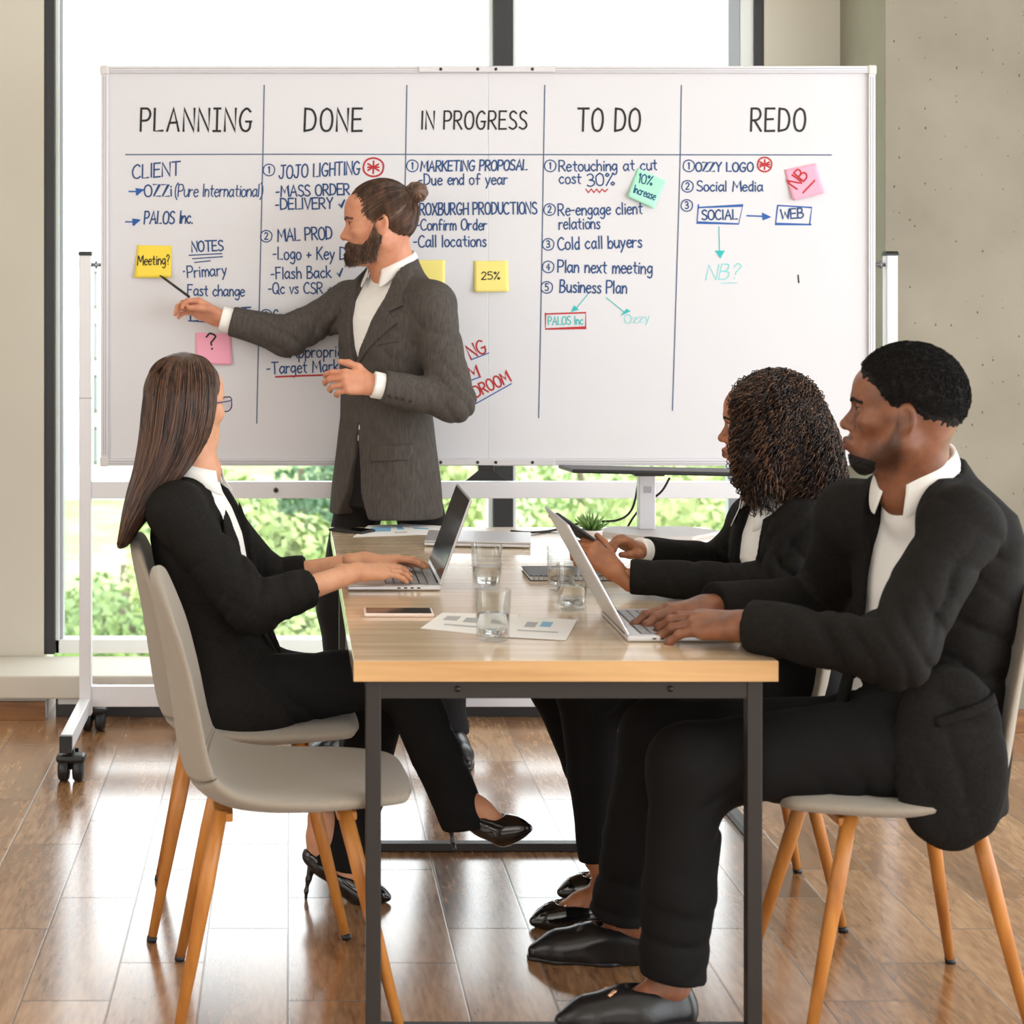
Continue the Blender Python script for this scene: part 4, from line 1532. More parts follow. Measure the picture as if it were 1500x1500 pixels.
# ------------------------------------------------------------------ anatomy
def head_field(kind='man', jaw=1.0, lips=1.0, prot=0.0):
    """face looks along +x, left is +y, eyes at z = 0; about 0.24 m chin to crown"""
    s = []
    s.append(ell((-.014, 0, .034), (.098, .077, .087)))
    s.append(ell((-.045, 0, .012), (.066, .068, .072)))
    s.append(ell((.022, 0, -.012), (.066, .064, .085)))
    s.append(ell((.040, 0, .046), (.054, .060, .046)))
    H = un(.03, *s)
    j = []
    for sy in (-1, 1):
        j.append(cap((-.012, sy * .052 * jaw, -.062), (.050, sy * .018, -.107), .020, .016))
        j.append(cap((-.014, sy * .056 * jaw, -.02), (-.012, sy * .052 * jaw, -.062), .018, .020))
    j.append(cap((.058, -.010, -.107), (.058, .010, -.107), .0175))
    j.append(ell((.048, 0, -.07), (.042, .040, .042)))
    H = un(.028, H, j)
    # cheek bones, brow, forehead
    b = []
    for sy in (-1, 1):
        b.append(ell((.055, sy * .043, -.026), (.024, .020, .018)))
        b.append(cap((.070, sy * .036, .020), (.083, sy * .010, .017), .0085))
    H = un(.022, H, b)
    for sy in (-1, 1):
        H = sub(H, ell((.094, sy * .031, -.003), (.019, .019, .013)), .016)
    nb = .0085 if kind == 'man' else .0075
    nose = [cap((.080, 0, .008), (.104, 0, -.036), nb * .85, nb * 1.25), ell((.103, 0, -.040), (.0115, .0105, .0095)),
            ell((.092, .012, -.043), (.0105, .0075, .0085)), ell((.092, -.012, -.043), (.0105, .0075, .0085))]
    H = un(.010, H, un(.008, *nose))
    for sy in (-1, 1):
        H = sub(H, ell((.099, sy * .0065, -.0515), (.006, .0035, .004)), .003)
    # mouth
    H = un(.010, H, ell((.076 + prot * .8, 0, -.076), (.018, .026, .022)))
    up = [cap((.080 + prot, sy * .021, -.0755), (.0925 + prot, sy * .004, -.0705), .0035 * lips, .0052 * lips) for sy in (-1, 1)]
    lo = [cap((.080 + prot, sy * .020, -.0775), (.0900 + prot, sy * .003, -.0825), .0032 * lips, .0062 * lips) for sy in (-1, 1)]
    H = un(.004, H, up, lo)
    H = sub(H, cap((.094 + prot, -.020, -.0765), (.094 + prot, .020, -.0765), .0016), .002)
    H = un(.008, H, ell((.072, 0, -.108), (.010, .014, .011)))
    # lids around the eyes
    for sy in (-1, 1):
        e = (.0725, sy * .031, -.002)
        H = un(.004, H, ell(e, (.0150, .0155, .0145)))
        H = sub(H, ell((.0900, sy * .0315, -.002), (.0115, .0135, .0052)), .0015)
    # ears
    for sy in (-1, 1):
        R = np.array([[math.cos(.35), sy * -math.sin(.35), 0], [sy * math.sin(.35), math.cos(.35), 0], [0, 0, 1]])
        ea = ell((-.016, sy * .080, -.008), (.0185, .0075, .031), R)
        ea = un(.006, ea, ell((-.010, sy * .076, -.032), (.009, .006, .011), R))
        ea = sub(ea, ell((-.011, sy * .0875, -.004), (.0115, .0080, .020), R), .004)
        ea = un(.003, ea, cap((-.004, sy * .079, -.004), (-.003, sy * .078, -.016), .0035))
        H = un(.006, H, ea)
    return H


def eyeballs(fr, parent, base, iris, name='eye', gaze=(1, 0, 0)):
    for sy in (-1, 1):
        c = fr.w(.0725, sy * .031, -.002)
        b = bmesh.new()
        bmesh.ops.create_uvsphere(b, u_segments=32, v_segments=24, radius=.0133 * fr.sc)
        g = fr.F * gaze[0] + fr.L * gaze[1] + fr.U * gaze[2]
        q = Vector((0, 0, 1)).rotation_difference(Vector(g))
        mi = []
        mb = MB()
        for f in b.faces:
            z = f.calc_center_median().normalized().z
            mi.append(2 if z > .975 else 1 if z > .885 else 0)
        V = [Vector(c) - Vector(base) + q @ v.co for v in b.verts]
        b.verts.index_update()
        mb.add(V, [[v.index for v in f.verts] for f in b.faces], 0, True)
        mb.mi = mi
        mb.build(name, [M['eye_white'], M[iris], M['ink_black']], parent)
        b.free()


FING = {'index': ((.088, .027), (.041, .024, .019), .0088), 'middle': ((.092, .008), (.046, .028, .020), .0090),
        'ring': ((.087, -.011), (.042, .026, .019), .0085), 'little': ((.078, -.028), (.033, .020, .017), .0076)}


def hand_field(curl, spread=(.10, .02, -.06, -.14), thumb=None, size=1.0):
    """fingers along +x, thumb side +y, back of the hand +z. curl: per finger (a1, a2, a3) bends in degrees"""
    pal, fin = [], []
    W = (0.0, 0.0, 0.0)
    for k, nm in enumerate(('index', 'middle', 'ring', 'little')):
        (bx_, by), Ls, r = FING[nm]
        kn = np.array((bx_, by, .004 - .003 * abs(k - 1)))
        pal.append(cap((.006, by * .55, 0), kn, .0145, r * 1.28))
        pal.append(cap((.012, by * .6, -.006), (bx_ - .012, by, -.007), .012, .009))
        a = 0.0
        p = kn
        sp_ = spread[k]
        pts, rs = [p], [r * 1.12]
        for s, L in enumerate(Ls):
            a += math.radians(curl[k][s])
            d = np.array((math.cos(a) * math.cos(sp_), math.cos(a) * math.sin(sp_), -math.sin(a)))
            p = p + d * L
            pts.append(p); rs.append(r * (1.0, .92, .78)[s])
        fin.append(un(.003, *chain(pts, rs), *[ell(q, (r * 1.08,) * 3) for q in pts[1:3]]))
    th = thumb or [(.018, .022, -.006), (.048, .047, -.016), (.078, .058, -.020), (.102, .060, -.022)]
    tf_ = un(.008, *chain([np.array(q) for q in th], [.0155, .0125, .0105, .0085]))
    palm = un(.014, *pal, cap((-.05, .007, 0), (.012, .007, -.002), .0205, .0195), cap((-.05, -.007, 0), (.012, -.008, -.002), .0205, .0195),
              cap((.014, .016, -.008), (.055, .030, -.012), .015, .0115))
    F_ = un(.006, palm, tf_)
    for f in fin:
        F_ = un(.005, F_, f)
    return F_


class HandFrame(Frame):
    def __init__(s, wrist, xdir, dorsal, side, sc=1.0):
        x = np.array(xdir, float); x /= np.linalg.norm(x)
        z = np.array(dorsal, float); z -= x * (z @ x); z /= np.linalg.norm(z)
        y = np.cross(z, x) * side
        s.o, s.F, s.L, s.U, s.sc = np.array(wrist, float), x, y, z, sc
        s.R = np.array([x, y, z])


def V3(v):
    return np.array(v, float)


def cut_head_mesh(fr, f, h=.0023, it=1):
    V, Q = nets(fr.tf(f), h)
    return relax(V, Q, it, .35), Q

# ------------------------------------------------------------------ people: common pieces
M['skin_fair'] = mat('fair_skin', (212, 150, 118), 0.5, sss=0.12, rgb2=(198, 130, 100), nscale=26, bump=0.08, bscale=420)
M['skin_tan'] = mat('tan_skin', (216, 160, 126), 0.5, sss=0.12, rgb2=(204, 144, 110), nscale=26, bump=0.06, bscale=420)
M['skin_brown'] = mat('brown_skin', (140, 88, 60), 0.44, sss=0.08, rgb2=(112, 68, 46), nscale=24, bump=0.08, bscale=420)
M['skin_mid'] = mat('warm_brown_skin', (168, 108, 72), 0.44, sss=0.08, rgb2=(140, 86, 56), nscale=24, bump=0.06, bscale=420)
M['lip_fair'] = mat('lips_rose', (190, 108, 96), 0.4)
M['lip_dark'] = mat('lips_brown', (112, 60, 52), 0.4)
M['stubble'] = mat('stubble_shadow', (100, 62, 44), 0.6, rgb2=(78, 48, 36), nscale=300)
M['nail'] = mat('nail', (232, 188, 170), 0.3)
M['nail_dark'] = mat('nail_dark', (176, 130, 106), 0.3)
M['eye_white'] = mat('eye_white', (232, 226, 220), 0.2)
M['iris_brown'] = mat('iris_brown', (70, 42, 26), 0.2)
M['suit_grey'] = mat('charcoal_wool', (86, 80, 76), 0.85, rgb2=(73, 68, 64), nscale=160, bump=0.25, bscale=900, spec=0.15, stretch=(1, 1, .15))
M['trouser_grey'] = mat('dark_charcoal_wool', (34, 32, 33), 0.8, bump=0.2, bscale=900, spec=0.12)
M['suit_black'] = mat('black_wool', (32, 30, 28), 0.75, rgb2=(25, 23, 22), nscale=140, bump=0.25, bscale=800, spec=0.1)
M['trouser_black'] = mat('black_cloth', (25, 24, 24), 0.75, bump=0.2, bscale=800, spec=0.1)
M['shirt'] = mat('white_shirt', (242, 240, 236), 0.8, bump=0.12, bscale=500)
M['hair_brown'] = mat('brown_hair', (104, 74, 54), 0.42, rgb2=(60, 40, 30), nscale=60, stretch=(1, 1, .2))
M['hair_long'] = mat('long_brown_hair', (82, 54, 40), 0.36, rgb2=(40, 25, 20), nscale=55, stretch=(1, 1, .12))
M['hair_long_b'] = mat('long_brown_hair_light', (122, 84, 58), 0.36)
M['hair_long_c'] = mat('long_brown_hair_dark', (46, 28, 22), 0.36)
M['hair_curly_b'] = mat('brown_curls_light', (104, 72, 50), 0.42)
M['hair_curly_c'] = mat('brown_curls_black', (30, 20, 17), 0.42)
M['hair_black'] = mat('black_hair', (20, 17, 15), 0.75, spec=0.25)
M['hair_curly'] = mat('dark_brown_curls', (66, 44, 34), 0.45, rgb2=(28, 19, 16), nscale=30)
M['shoe'] = mat('black_leather', (24, 23, 24), 0.28, bump=0.08, bscale=120)
M['patent'] = mat('black_patent', (16, 15, 16), 0.10, coat=0.6)
M['button'] = mat('dark_button', (44, 40, 40), 0.35)
M['gold'] = mat('rose_gold_buckle', (206, 160, 130), 0.25, 0.8)
M['glasses'] = mat('violet_glasses_frame', (62, 46, 104), 0.3)
M['lens'] = mix_transparent('spectacle_lens', (0.97, 0.97, 0.99, 1), 0.06)


def person(pieces, mats, base, label):
    """pieces: (V, Q, material per face[, beard shade per vertex])"""
    V, Q = cat([(p[0], p[1]) for p in pieces])
    mi = np.concatenate([np.broadcast_to(np.asarray(p[2]), (len(p[1]),)) for p in pieces])
    sh = np.concatenate([p[3] if len(p) > 3 and p[3] is not None else np.zeros(len(p[0])) for p in pieces])
    o = np_mesh('person', V, Q, mats, None, base, mi)
    at = o.data.attributes.new('beard_growth', 'FLOAT', 'POINT')
    at.data.foreach_set('value', sh.astype(f32))
    o.location = base
    bpy.context.view_layer.update()
    return tag(o, label, 'person')


def beard_tone(m, rgb):
    """skin darkened where short beard hair grows"""
    nt = m.node_tree
    b = nt.nodes['Principled BSDF']
    src = b.inputs['Base Color'].links[0].from_socket
    at = nt.nodes.new('ShaderNodeAttribute'); at.attribute_name = 'beard_growth'
    n = nt.nodes.new('ShaderNodeTexNoise'); n.inputs['Scale'].default_value = 500
    tc = nt.nodes.new('ShaderNodeTexCoord'); nt.links.new(tc.outputs['Object'], n.inputs['Vector'])
    mu = nt.nodes.new('ShaderNodeMath'); mu.operation = 'MULTIPLY_ADD'; mu.use_clamp = True
    sb = nt.nodes.new('ShaderNodeMath'); sb.operation = 'MULTIPLY'
    nt.links.new(at.outputs['Fac'], sb.inputs[0]); nt.links.new(n.outputs['Fac'], sb.inputs[1])
    nt.links.new(sb.outputs[0], mu.inputs[0]); mu.inputs[1].default_value = 1.8; mu.inputs[2].default_value = 0
    mx = nt.nodes.new('ShaderNodeMix'); mx.data_type = 'RGBA'
    nt.links.new(mu.outputs[0], mx.inputs[0]); nt.links.new(src, mx.inputs[6]); mx.inputs[7].default_value = srgb(*rgb)
    nt.links.new(mx.outputs[2], b.inputs['Base Color'])


beard_tone(M['skin_brown'], (44, 28, 22))


def garment(name, f, h, m, root, base, it=1, k=.4):
    V, Q = nets(f, h)
    if it:
        V = relax(V, Q, it, k)
    o = np_mesh(name, V, Q, m, root, base)
    return o


def face_centres(V, Q):
    return V[Q].mean(1)


def head_piece(fr, hf, extra=(), beard=None, h=.0023, lipx=0.0):
    """mesh of head and neck; lips get material 1, stubble material 2"""
    f = un(.03, fr.tf(hf), *extra) if extra else fr.tf(hf)
    V, Q = nets(f, h)
    V = relax(V, Q, 1, .4)
    c = fr.loc(face_centres(V, Q))
    mi = np.zeros(len(Q), int)
    lip = (c[:, 0] > .0815 + lipx) & (np.abs(c[:, 1]) < .0235) & (c[:, 2] < -.0675 - .012 * np.abs(c[:, 1] / .03) ** 2) & (c[:, 2] > -.0885 + .010 * np.abs(c[:, 1] / .024) ** 2)
    mi[lip] = 1
    w = beard(fr.loc(V)) if beard is not None else None
    return V, Q, mi, w


def hand_piece(hf, field, h=.0021):
    V, Q = nets(hf.tf(field), h)
    V = relax(V, Q, 1, .35)
    return V, Q, 0


def eyebrow(fr, root, base, m, hf, t=.0052):
    for sy in (-1, 1):
        zone = un(.003, *chain([(.090, sy * .012, .0135), (.087, sy * .028, .0180), (.074, sy * .048, .0130)], [t * 1.1, t, t * .55]))
        zone = zone.grow(.0045)
        sh = shell(hf, -.002, .0030)

        def fn(p, zone=zone, sh=sh):
            return np.maximum(zone.fn(p), sh.fn(p) + .0016 * vnoise(p * 420))
        zx = ell((.08, sy * .03, .018), (.03, .03, .02))
        f = isect(Fd(fn, zx.lo, zx.hi), Fd(lambda p, sy=sy: np.abs(p[:, 2] - np.interp(sy * p[:, 1], [.010, .028, .050], [.0135, .0185, .0135])) - t * .62, zx.lo, zx.hi))
        f.lo, f.hi = zx.lo, zx.hi
        garment('eyebrow', fr.tf(f), .0016, m, root, base, 0)


def lashes(fr, root, base):
    for sy in (-1, 1):
        for z, r in ((.0048, .0009),):
            pts = []
            for q in np.linspace(-1.15, 1.25, 14):
                el = z * (1 - .25 * (q / 1.2) ** 2)
                cr = math.sqrt(max(0, 1 - ((el) / .0145) ** 2))
                pts.append(Vector(fr.w(.0725 + .0156 * cr * math.cos(q), sy * (.031 + .0160 * cr * math.sin(q)), -.002 + el)) - Vector(base))
            MB().tube(pts, r * fr.sc, 5).build('eyelash', M['hair_black'], root)


def yoke(fr, nb, r=.066):
    return cap(nb - fr.U * .075 - fr.F * .012, nb - fr.U * .014 - fr.F * .004, r + .002, r - .006)


def collar(fr, root, base, r0, r1, h, gap, m, lean=.02, wing=.05, name='collar'):
    """shirt collar: stand and folded wings round the neck; frame at the neck base, forward is the front"""
    V = []
    n = 56
    th = np.linspace(gap, 2 * math.pi - gap, n)
    ringo = []
    for t in th:
        c, s = math.cos(t), math.sin(t)
        fz = (1 + c) / 2                     # 1 at the front
        edge = min(t - gap, 2 * math.pi - gap - t)
        tip = math.exp(-(edge / .55) ** 2)
        top = h * (1 - .45 * fz) 
        drop = .030 + wing * tip
        rows = [(r0, -.012), (r1 + .001, top * .5), (r1, top), (r1 + .006, top + .003), (r1 + .012, top - drop * .45), (r1 + .017 + .014 * tip, top - drop)]
        ringo.append([fr.w(r * c * 1.05, r * s, z - lean * fz) for r, z in rows])
    R_ = np.array(ringo)
    k = R_.shape[1]
    Vv = R_.reshape(-1, 3)
    Q = np.array([[i * k + j, (i + 1) * k + j, (i + 1) * k + j + 1, i * k + j + 1] for i in range(n - 1) for j in range(k - 1)])
    o = np_mesh(name, Vv, Q, m, root, base)
    md = o.modifiers.new('thickness', 'SOLIDIFY'); md.thickness = .0022; md.offset = 0
    return o


def disc_button(p, nrm, r, root, base, m='button', name='button'):
    p, nrm = Vector(p) - Vector(base), Vector(nrm).normalized()
    mb = MB().tube([p - nrm * .002, p + nrm * .0028, p + nrm * .0034], [r, r, r * .75], 16)
    return mb.build(name, M[m], root)


def surf(f, p, d, n=40, L=.4):
    """march from p along d to the surface of field f"""
    p, d = V3(p), V3(d) / np.linalg.norm(d)
    t = 0.0
    for _ in range(n):
        q = (p + d * t)[None].astype(f32)
        v = float(f.fn(q)[0])
        t += v * .7
        if abs(v) < 2e-4 or t > L:
            break
    return p + d * t


def surfs(f, p, d, n=24):
    """march many points along their directions to the surface of f"""
    d = d / np.linalg.norm(d, axis=1, keepdims=True)
    q = np.array(p, float)
    for _ in range(n):
        q = q + d * (f.fn(q.astype(f32)) * .7)[:, None]
    return q


def loafer(name, heel, F, root, base, L=.285, m='shoe', sc=1.0, tassel=None):
    fr = Frame(heel, F, (0, 0, 1), sc)
    lo = un(.05, cap((.035, 0, .030), (.12, .0, .027), .032, .036), cap((.12, 0, .027), (.215, -.002, .023), .036, .030), cap((.215, -.002, .023), (L - .02, 0, .017), .030, .015))
    up = un(.05, cap((.030, 0, .03), (.034, 0, .062), .030, .028), cap((.10, 0, .03), (.15, 0, .040), .033, .027))
    f = un(.05, lo, up)
    f = sub(f, ell((.074, 0, .096), (.066, .0275, .054)), .004)
    f = isect(f, half((0, 0, .003), (0, 0, -1)))
    f = Fd(f.fn, f.lo, f.hi)
    sh = garment(name, fr.tf(f), .0033, M[m], root, base, 5, .5)
    so = isect(un(.02, cap((.035, 0, .004), (.12, 0, .004), .036, .043), cap((.12, 0, .004), (.22, 0, .004), .043, .034), cap((.22, 0, .004), (L - .02, 0, .004), .034, .018)),
               half((0, 0, .010), (0, 0, 1)), half((0, 0, 0), (0, 0, -1)))
    he = isect(cap((.035, 0, 0), (.055, 0, 0), .034), half((0, 0, .012), (0, 0, 1)), half((0, 0, 0), (0, 0, -1)))
    garment('sole', fr.tf(un(0, so, he)), .004, M['black_plastic'], sh, base)
    if tassel:
        mb = MB()
        for sy in (-1, 1):
            a, b_ = Vector(fr.w(.150, sy * .005, .0745)) - Vector(base), Vector(fr.w(.178, sy * .016, .066)) - Vector(base)
            mb.tube([a, (a + b_) / 2 + Vector((0, 0, .004)), b_], [.003, .005, .006], 8)
        mb.build('tassel', M[tassel], sh)
    return fr, sh


def foot_skin(fr, ankle, r=.036):
    """ankle and instep inside the shoe"""
    return un(.02, cap(ankle, fr.w(.045, 0, .075), r, r * .98), cap(fr.w(.045, 0, .075), fr.w(.12, 0, .042), r * .98, .028), cap(fr.w(.04, 0, .05), fr.w(.04, 0, .03), .026))


def pump(name, toe, heel_dir, root, base, buckle=False, flat=False, up=(0, 0, 1), sc=1.0, heel_h=.095):
    """toe = front sole point; court shoe pointing along -heel_dir"""
    F = -V3(heel_dir)
    fr = Frame(toe, F, up, sc)
    hh = .018 if flat else heel_h
    # sole line: toe flat part then arch rising to the heel
    pts = [(-.004, 0, .014), (-.035, 0, .020), (-.075, 0, .024), (-.120, 0, .026 + hh * .30), (-.175, 0, .026 + hh * .78), (-.205, 0, .030 + hh)]
    rs = [.008, .022, .0335, .029, .0255, .0265]
    f = un(.03, *chain(pts, rs))
    cut = un(.02, *chain([(-.080, 0, .060 + hh * .0), (-.125, 0, .064 + hh * .34), (-.175, 0, .066 + hh * .80), (-.205, 0, .068 + hh)], [.024, .027, .026, .022]))
    f = sub(f, cut, .003)
    so = np.array(pts)
    sh = garment(name, fr.tf(f), .0026, M['patent'], root, base, 3, .5)
    if not flat:
        hf = un(.01, *chain([(-.200, 0, .018 + hh), (-.214, 0, hh * .62), (-.220, 0, hh * .25), (-.221, 0, .002)], [.016, .0065, .0045, .0042]))
        garment('heel', fr.tf(hf), .0018, M['patent'], sh, base)
    else:
        garment('heel', fr.tf(isect(cap((-.185, 0, .010), (-.205, 0, .010), .024), half((0, 0, .002), (0, 0, -1)))), .003, M['patent'], sh, base)
    if buckle:
        mb = MB()
        c = [fr.w(-.050, -.016, .0475), fr.w(-.050, .016, .0475), fr.w(-.078, .016, .0525), fr.w(-.078, -.016, .0525)]
        c = [Vector(q) - Vector(base) for q in c]
        mb.tube(c + [c[0]], .0035, 8)
        mb.build('buckle', M['gold'], sh)
    return fr, sh, pts


def pump_skin(fr, pts, ankle, hh):
    return un(.02, cap(ankle, fr.w(-.180, 0, .085 + hh), .030, .029), cap(fr.w(-.180, 0, .085 + hh), fr.w(-.115, 0, .052 + hh * .36), .029, .024),
              cap(fr.w(-.115, 0, .052 + hh * .36), fr.w(-.07, 0, .035), .024, .018), cap(fr.w(-.19, 0, .08 + hh), fr.w(-.195, 0, .045 + hh), .024, .022))


def lapels(jac, fr, root, base, inner, outer, mats, cfr=None):
    """lapel plates lying on the jacket: inner/outer polylines (left, up) for the left side; mirrored for the right"""
    for s in (1, -1):
        pg = [(s * l, u) for l, u in inner] + [(s * l, u) for l, u in reversed(outer)]
        f = isect(shell(jac, -.004, .0095), poly2(fr, pg, -.02))
        lo, hi = np.array([fr.out((x, y, z)) for x in (-.02, .22) for y in (min(q[0] for q in pg), max(q[0] for q in pg)) for z in (min(q[1] for q in pg), max(q[1] for q in pg))]).min(0), \
            np.array([fr.out((x, y, z)) for x in (-.02, .22) for y in (min(q[0] for q in pg), max(q[0] for q in pg)) for z in (min(q[1] for q in pg), max(q[1] for q in pg))]).max(0)
        f.lo, f.hi = np.maximum(f.lo, lo - .01), np.minimum(f.hi, hi + .01)
        garment('lapel', f, .0027, mats, root, base, 2, .5)


def patch(jac, fr, pg, root, base, m, name, t=.004, fmin=-.05, h=.0034):
    """flat cloth patch (pocket flap, welt) lying on the garment, polygon in (left, up) of frame fr"""
    f = isect(shell(jac, -.003, t), poly2(fr, pg, fmin))
    cs = np.array([fr.out((x, y, z)) for x in (fmin, .35) for y in (min(q[0] for q in pg), max(q[0] for q in pg)) for z in (min(q[1] for q in pg), max(q[1] for q in pg))])
    f.lo, f.hi = np.maximum(f.lo, cs.min(0) - .01), np.minimum(f.hi, cs.max(0) + .01)
    return garment(name, f, h, m, root, base, 1, .5)

# ------------------------------------------------------------------ standing man with the pen
def standing_man():
    base = V3(P(566, 657, 5.34)); base[2] = 0.0
    yaw = math.radians(52)
    F = V3((-math.sin(yaw), -math.cos(yaw), 0))
    fr = Frame(V3(P(566, 657, 5.34)), F)
    shN, shF = fr.w(-.025, .182, .452), fr.w(.0, -.185, .455)
    elN, wrN = V3(P(664, 588, 5.12)), V3(P(546, 563, 5.08))
    elF, wrF = V3(P(424, 492, 5.47)), V3(P(322, 466, 5.475))
    hO = V3(P(553, 325, 5.31))
    hf = Frame(hO, (-1, .06, -.06), (0.02, 0, 1), 1.04)
    nb = fr.w(-.035, 0, .575)
    rows = [(-.205, .150, .196), (-.10, .142, .188), (0, .130, .176), (.10, .120, .162), (.20, .117, .162), (.32, .124, .180, .0), (.41, .116, .192, -.01),
            (.465, .100, .186, -.018), (.51, .082, .150, -.028), (.555, .070, .100, -.034), (.60, .062, .070, -.04)]
    hipN, hipF = fr.w(0, .088, -.03), fr.w(0, -.088, -.03)
    knN, anN = V3(P(648, 880, 5.40)), V3(P(655, 1072, 5.44))
    knF, anF = V3(P(500, 885, 5.44)), V3(P(510, 1066, 5.44))
    neck = [cap(hf.w(-.035, 0, -.05), nb, .056, .064), cap(hf.w(-.01, 0, -.075), fr.w(.0, 0, .555), .045, .05)]
    beardtest = None
    head = head_piece(hf, head_field('man', 1.0, .9), neck, beardtest)
    # pointing hand: palm to the camera side, fingers pinching a pen
    hF = HandFrame(wrF, V3(P(262, 436, 5.46)) - wrF, (.25, .75, .65), 1, 1.0)
    pinch = hand_field([(38, 34, 18), (34, 36, 20), (30, 34, 22), (26, 32, 22)], (.06, .0, -.05, -.10),
                       [(.018, .022, -.006), (.050, .036, -.022), (.084, .030, -.036), (.110, .022, -.044)])
    hN = HandFrame(wrN, V3(P(490, 556, 5.05)) - wrN, (.12, -1, .42), -1, 1.0)
    rest = hand_field([(28, 40, 22), (36, 44, 24), (42, 46, 26), (46, 46, 28)], (.06, .0, -.05, -.10),
                      [(.018, .024, -.002), (.046, .050, -.004), (.074, .062, -.010), (.098, .066, -.016)])
    inner = un(.04, prof(fr, [r for r in rows if r[0] > -.05], -.028), cap(shN, elN, .045, .036), cap(elN, wrN, .036, .022), cap(shF, elF, .045, .036), cap(elF, wrF, .036, .022),
               *chain([hipN, knN, anN], [.07, .05, .035]), *chain([hipF, knF, anF], [.07, .05, .035]))
    V, Q = nets(inner, .014)
    root = person([head, hand_piece(hF, pinch), hand_piece(hN, rest), (V, Q, 0)], [M['skin_fair'], M['lip_fair'], M['skin_fair']], base,
                  'bearded man in a grey suit standing at the whiteboard and pointing a pen')
    eyeballs(hf, root, base, 'iris_brown', 'eye', (.87, .46, -.12))
    lashes(hf, root, base)
    eyebrow(hf, root, base, M['hair_brown'], head_field('man', 1.0, .9))
    # shirt
    sh = isect(prof(fr, rows, -.011), half(fr.w(0, 0, .03), -fr.U))
    sh = isect(sh, half(fr.w(0, 0, .572), fr.U + .28 * fr.F))
    sh = un(.02, sh, yoke(fr, nb))
    sh = wrinkle(sh, .0018, (14, 14, 6), 4)
    so = garment('shirt', sh, .006, M['shirt'], root, base)
    garment('shirt_cuff', sub(cap(wrN + (elN - wrN) * .12, wrN + (wrN - elN) * .02, .040, .041), beyond(wrN + (elN - wrN) * .0, wrN - elN)), .003, M['shirt'], so, base)
    garment('shirt_cuff', sub(cap(wrF + (elF - wrF) * .16, wrF + (wrF - elF) * .02, .040, .041), beyond(wrF + (elF - wrF) * .02, wrF - elF)), .003, M['shirt'], so, base)
    collar(Frame(nb + fr.F * .012 + fr.U * .002, fr.F, (-.10 * F + V3((0, 0, 1)))), so, base, .076, .066, .050, .42, M['shirt'], .026, .040)
    # trousers
    tr = un(.05, prof(fr, [(-.18, .115, .155), (-.05, .118, .155), (.06, .108, .145)], 0), *chain([hipN, knN, anN, anN - V3((0, 0, .05))], [.080, .074, .062, .064]),
            *chain([hipF, knF, anF, anF - V3((0, 0, .05))], [.080, .074, .062, .064]))
    tr = isect(tr, half((0, 0, .052), (0, 0, -1)))
    tr = wrinkle(tr, .004, (10, 10, 5), 2, [(knN, (0, 0, 1), .10, .006, 18)])
    garment('trousers', tr, .008, M['trouser_grey'], root, base)
    for an, d in ((anN, (.18, -1, 0)), (anF, (-.55, -.85, 0))):
        hl = V3((an[0], an[1], 0)) - V3(d) / np.linalg.norm(d) * .045
        loafer('shoe', hl, d, root, base, .295)
    # jacket
    tor = prof(fr, rows, 0)
    tor = un(.05, tor, ell(shN, (.056,) * 3), ell(shF, (.056,) * 3), cap(nb - fr.U * .05, shN, .050, .052), cap(nb - fr.U * .05, shF, .050, .052))
    arN = un(.03, cap(shN, elN, .066, .057), cap(elN, wrN + (wrN - elN) * .02, .058, .048))
    arF = un(.03, cap(shF, elF, .066, .058), cap(elF, wrF, .058, .048))
    vee = poly2(fr, [(.004, .272), (.040, .36), (.076, .47), (.084, .66), (-.084, .66), (-.076, .47), (-.040, .36), (-.004, .272)], .0)
    hem = poly2(fr, [(.0, .10), (.012, -.02), (.040, -.13), (.095, -.24), (-.085, -.24), (-.030, -.13), (-.006, -.02)], .02)
    tor = isect(tor, half(fr.w(0, 0, .580), fr.U + .30 * fr.F))
    full = tor
    jac = un(.022, un(.04, sub(sub(tor, vee, .004), hem, .006), cap(shN, elN, .066, .057), cap(shF, elF, .066, .058)), arN, arF)
    ax = lambda a, b: (b - a) / np.linalg.norm(b - a)
    folds = [(elN, ax(elN, wrN) - ax(elN, shN), .09, .008, 24), ((shN + elN) / 2, ax(shN, elN) + V3((.4, 0, .2)), .12, .005, 16), (wrN * .5 + elN * .5, ax(elN, wrN), .10, .004, 16),
             (elF, V3((.6, 0, .8)), .10, .008, 20), ((shF + elF) / 2, V3((.9, 0, -.4)), .10, .006, 18), (fr.w(.1, .1, .14), V3((.3, 0, 1)), .12, .005, 12), (fr.w(.05, .16, .36), V3((.7, 0, 1)), .10, .005, 14)]
    jac = wrinkle(jac, .0045, (8, 8, 5), 1, folds)
    jac = sub(jac, beyond(wrN + (elN - wrN) * .12, wrN - elN))
    jac = sub(jac, beyond(wrF + (elF - wrF) * .16, wrF - elF))
    # hem rises a little to the back
    jk = garment('jacket', jac, .0058, M['suit_grey'], root, base)
    lapels(full, fr, jk, base, [(.004, .270), (.040, .36), (.077, .47), (.082, .575)],
           [(.008, .268), (.066, .325), (.146, .402), (.110, .434), (.148, .452), (.120, .540), (.096, .578)], M['suit_grey'])
    b = surf(full, fr.w(.30, .012, .255), -fr.F)
    disc_button(b, fr.F, .011, jk, base)
    patch(full, fr, [(.075, .345), (.155, .360), (.155, .342), (.075, .327)], jk, base, M['suit_grey'], 'breast_pocket')
    patch(full, fr, [(.070, .02), (.170, .03), (.170, -.02), (.070, -.03)], jk, base, M['suit_grey'], 'pocket_flap')
    aN = ax(elN, wrN)
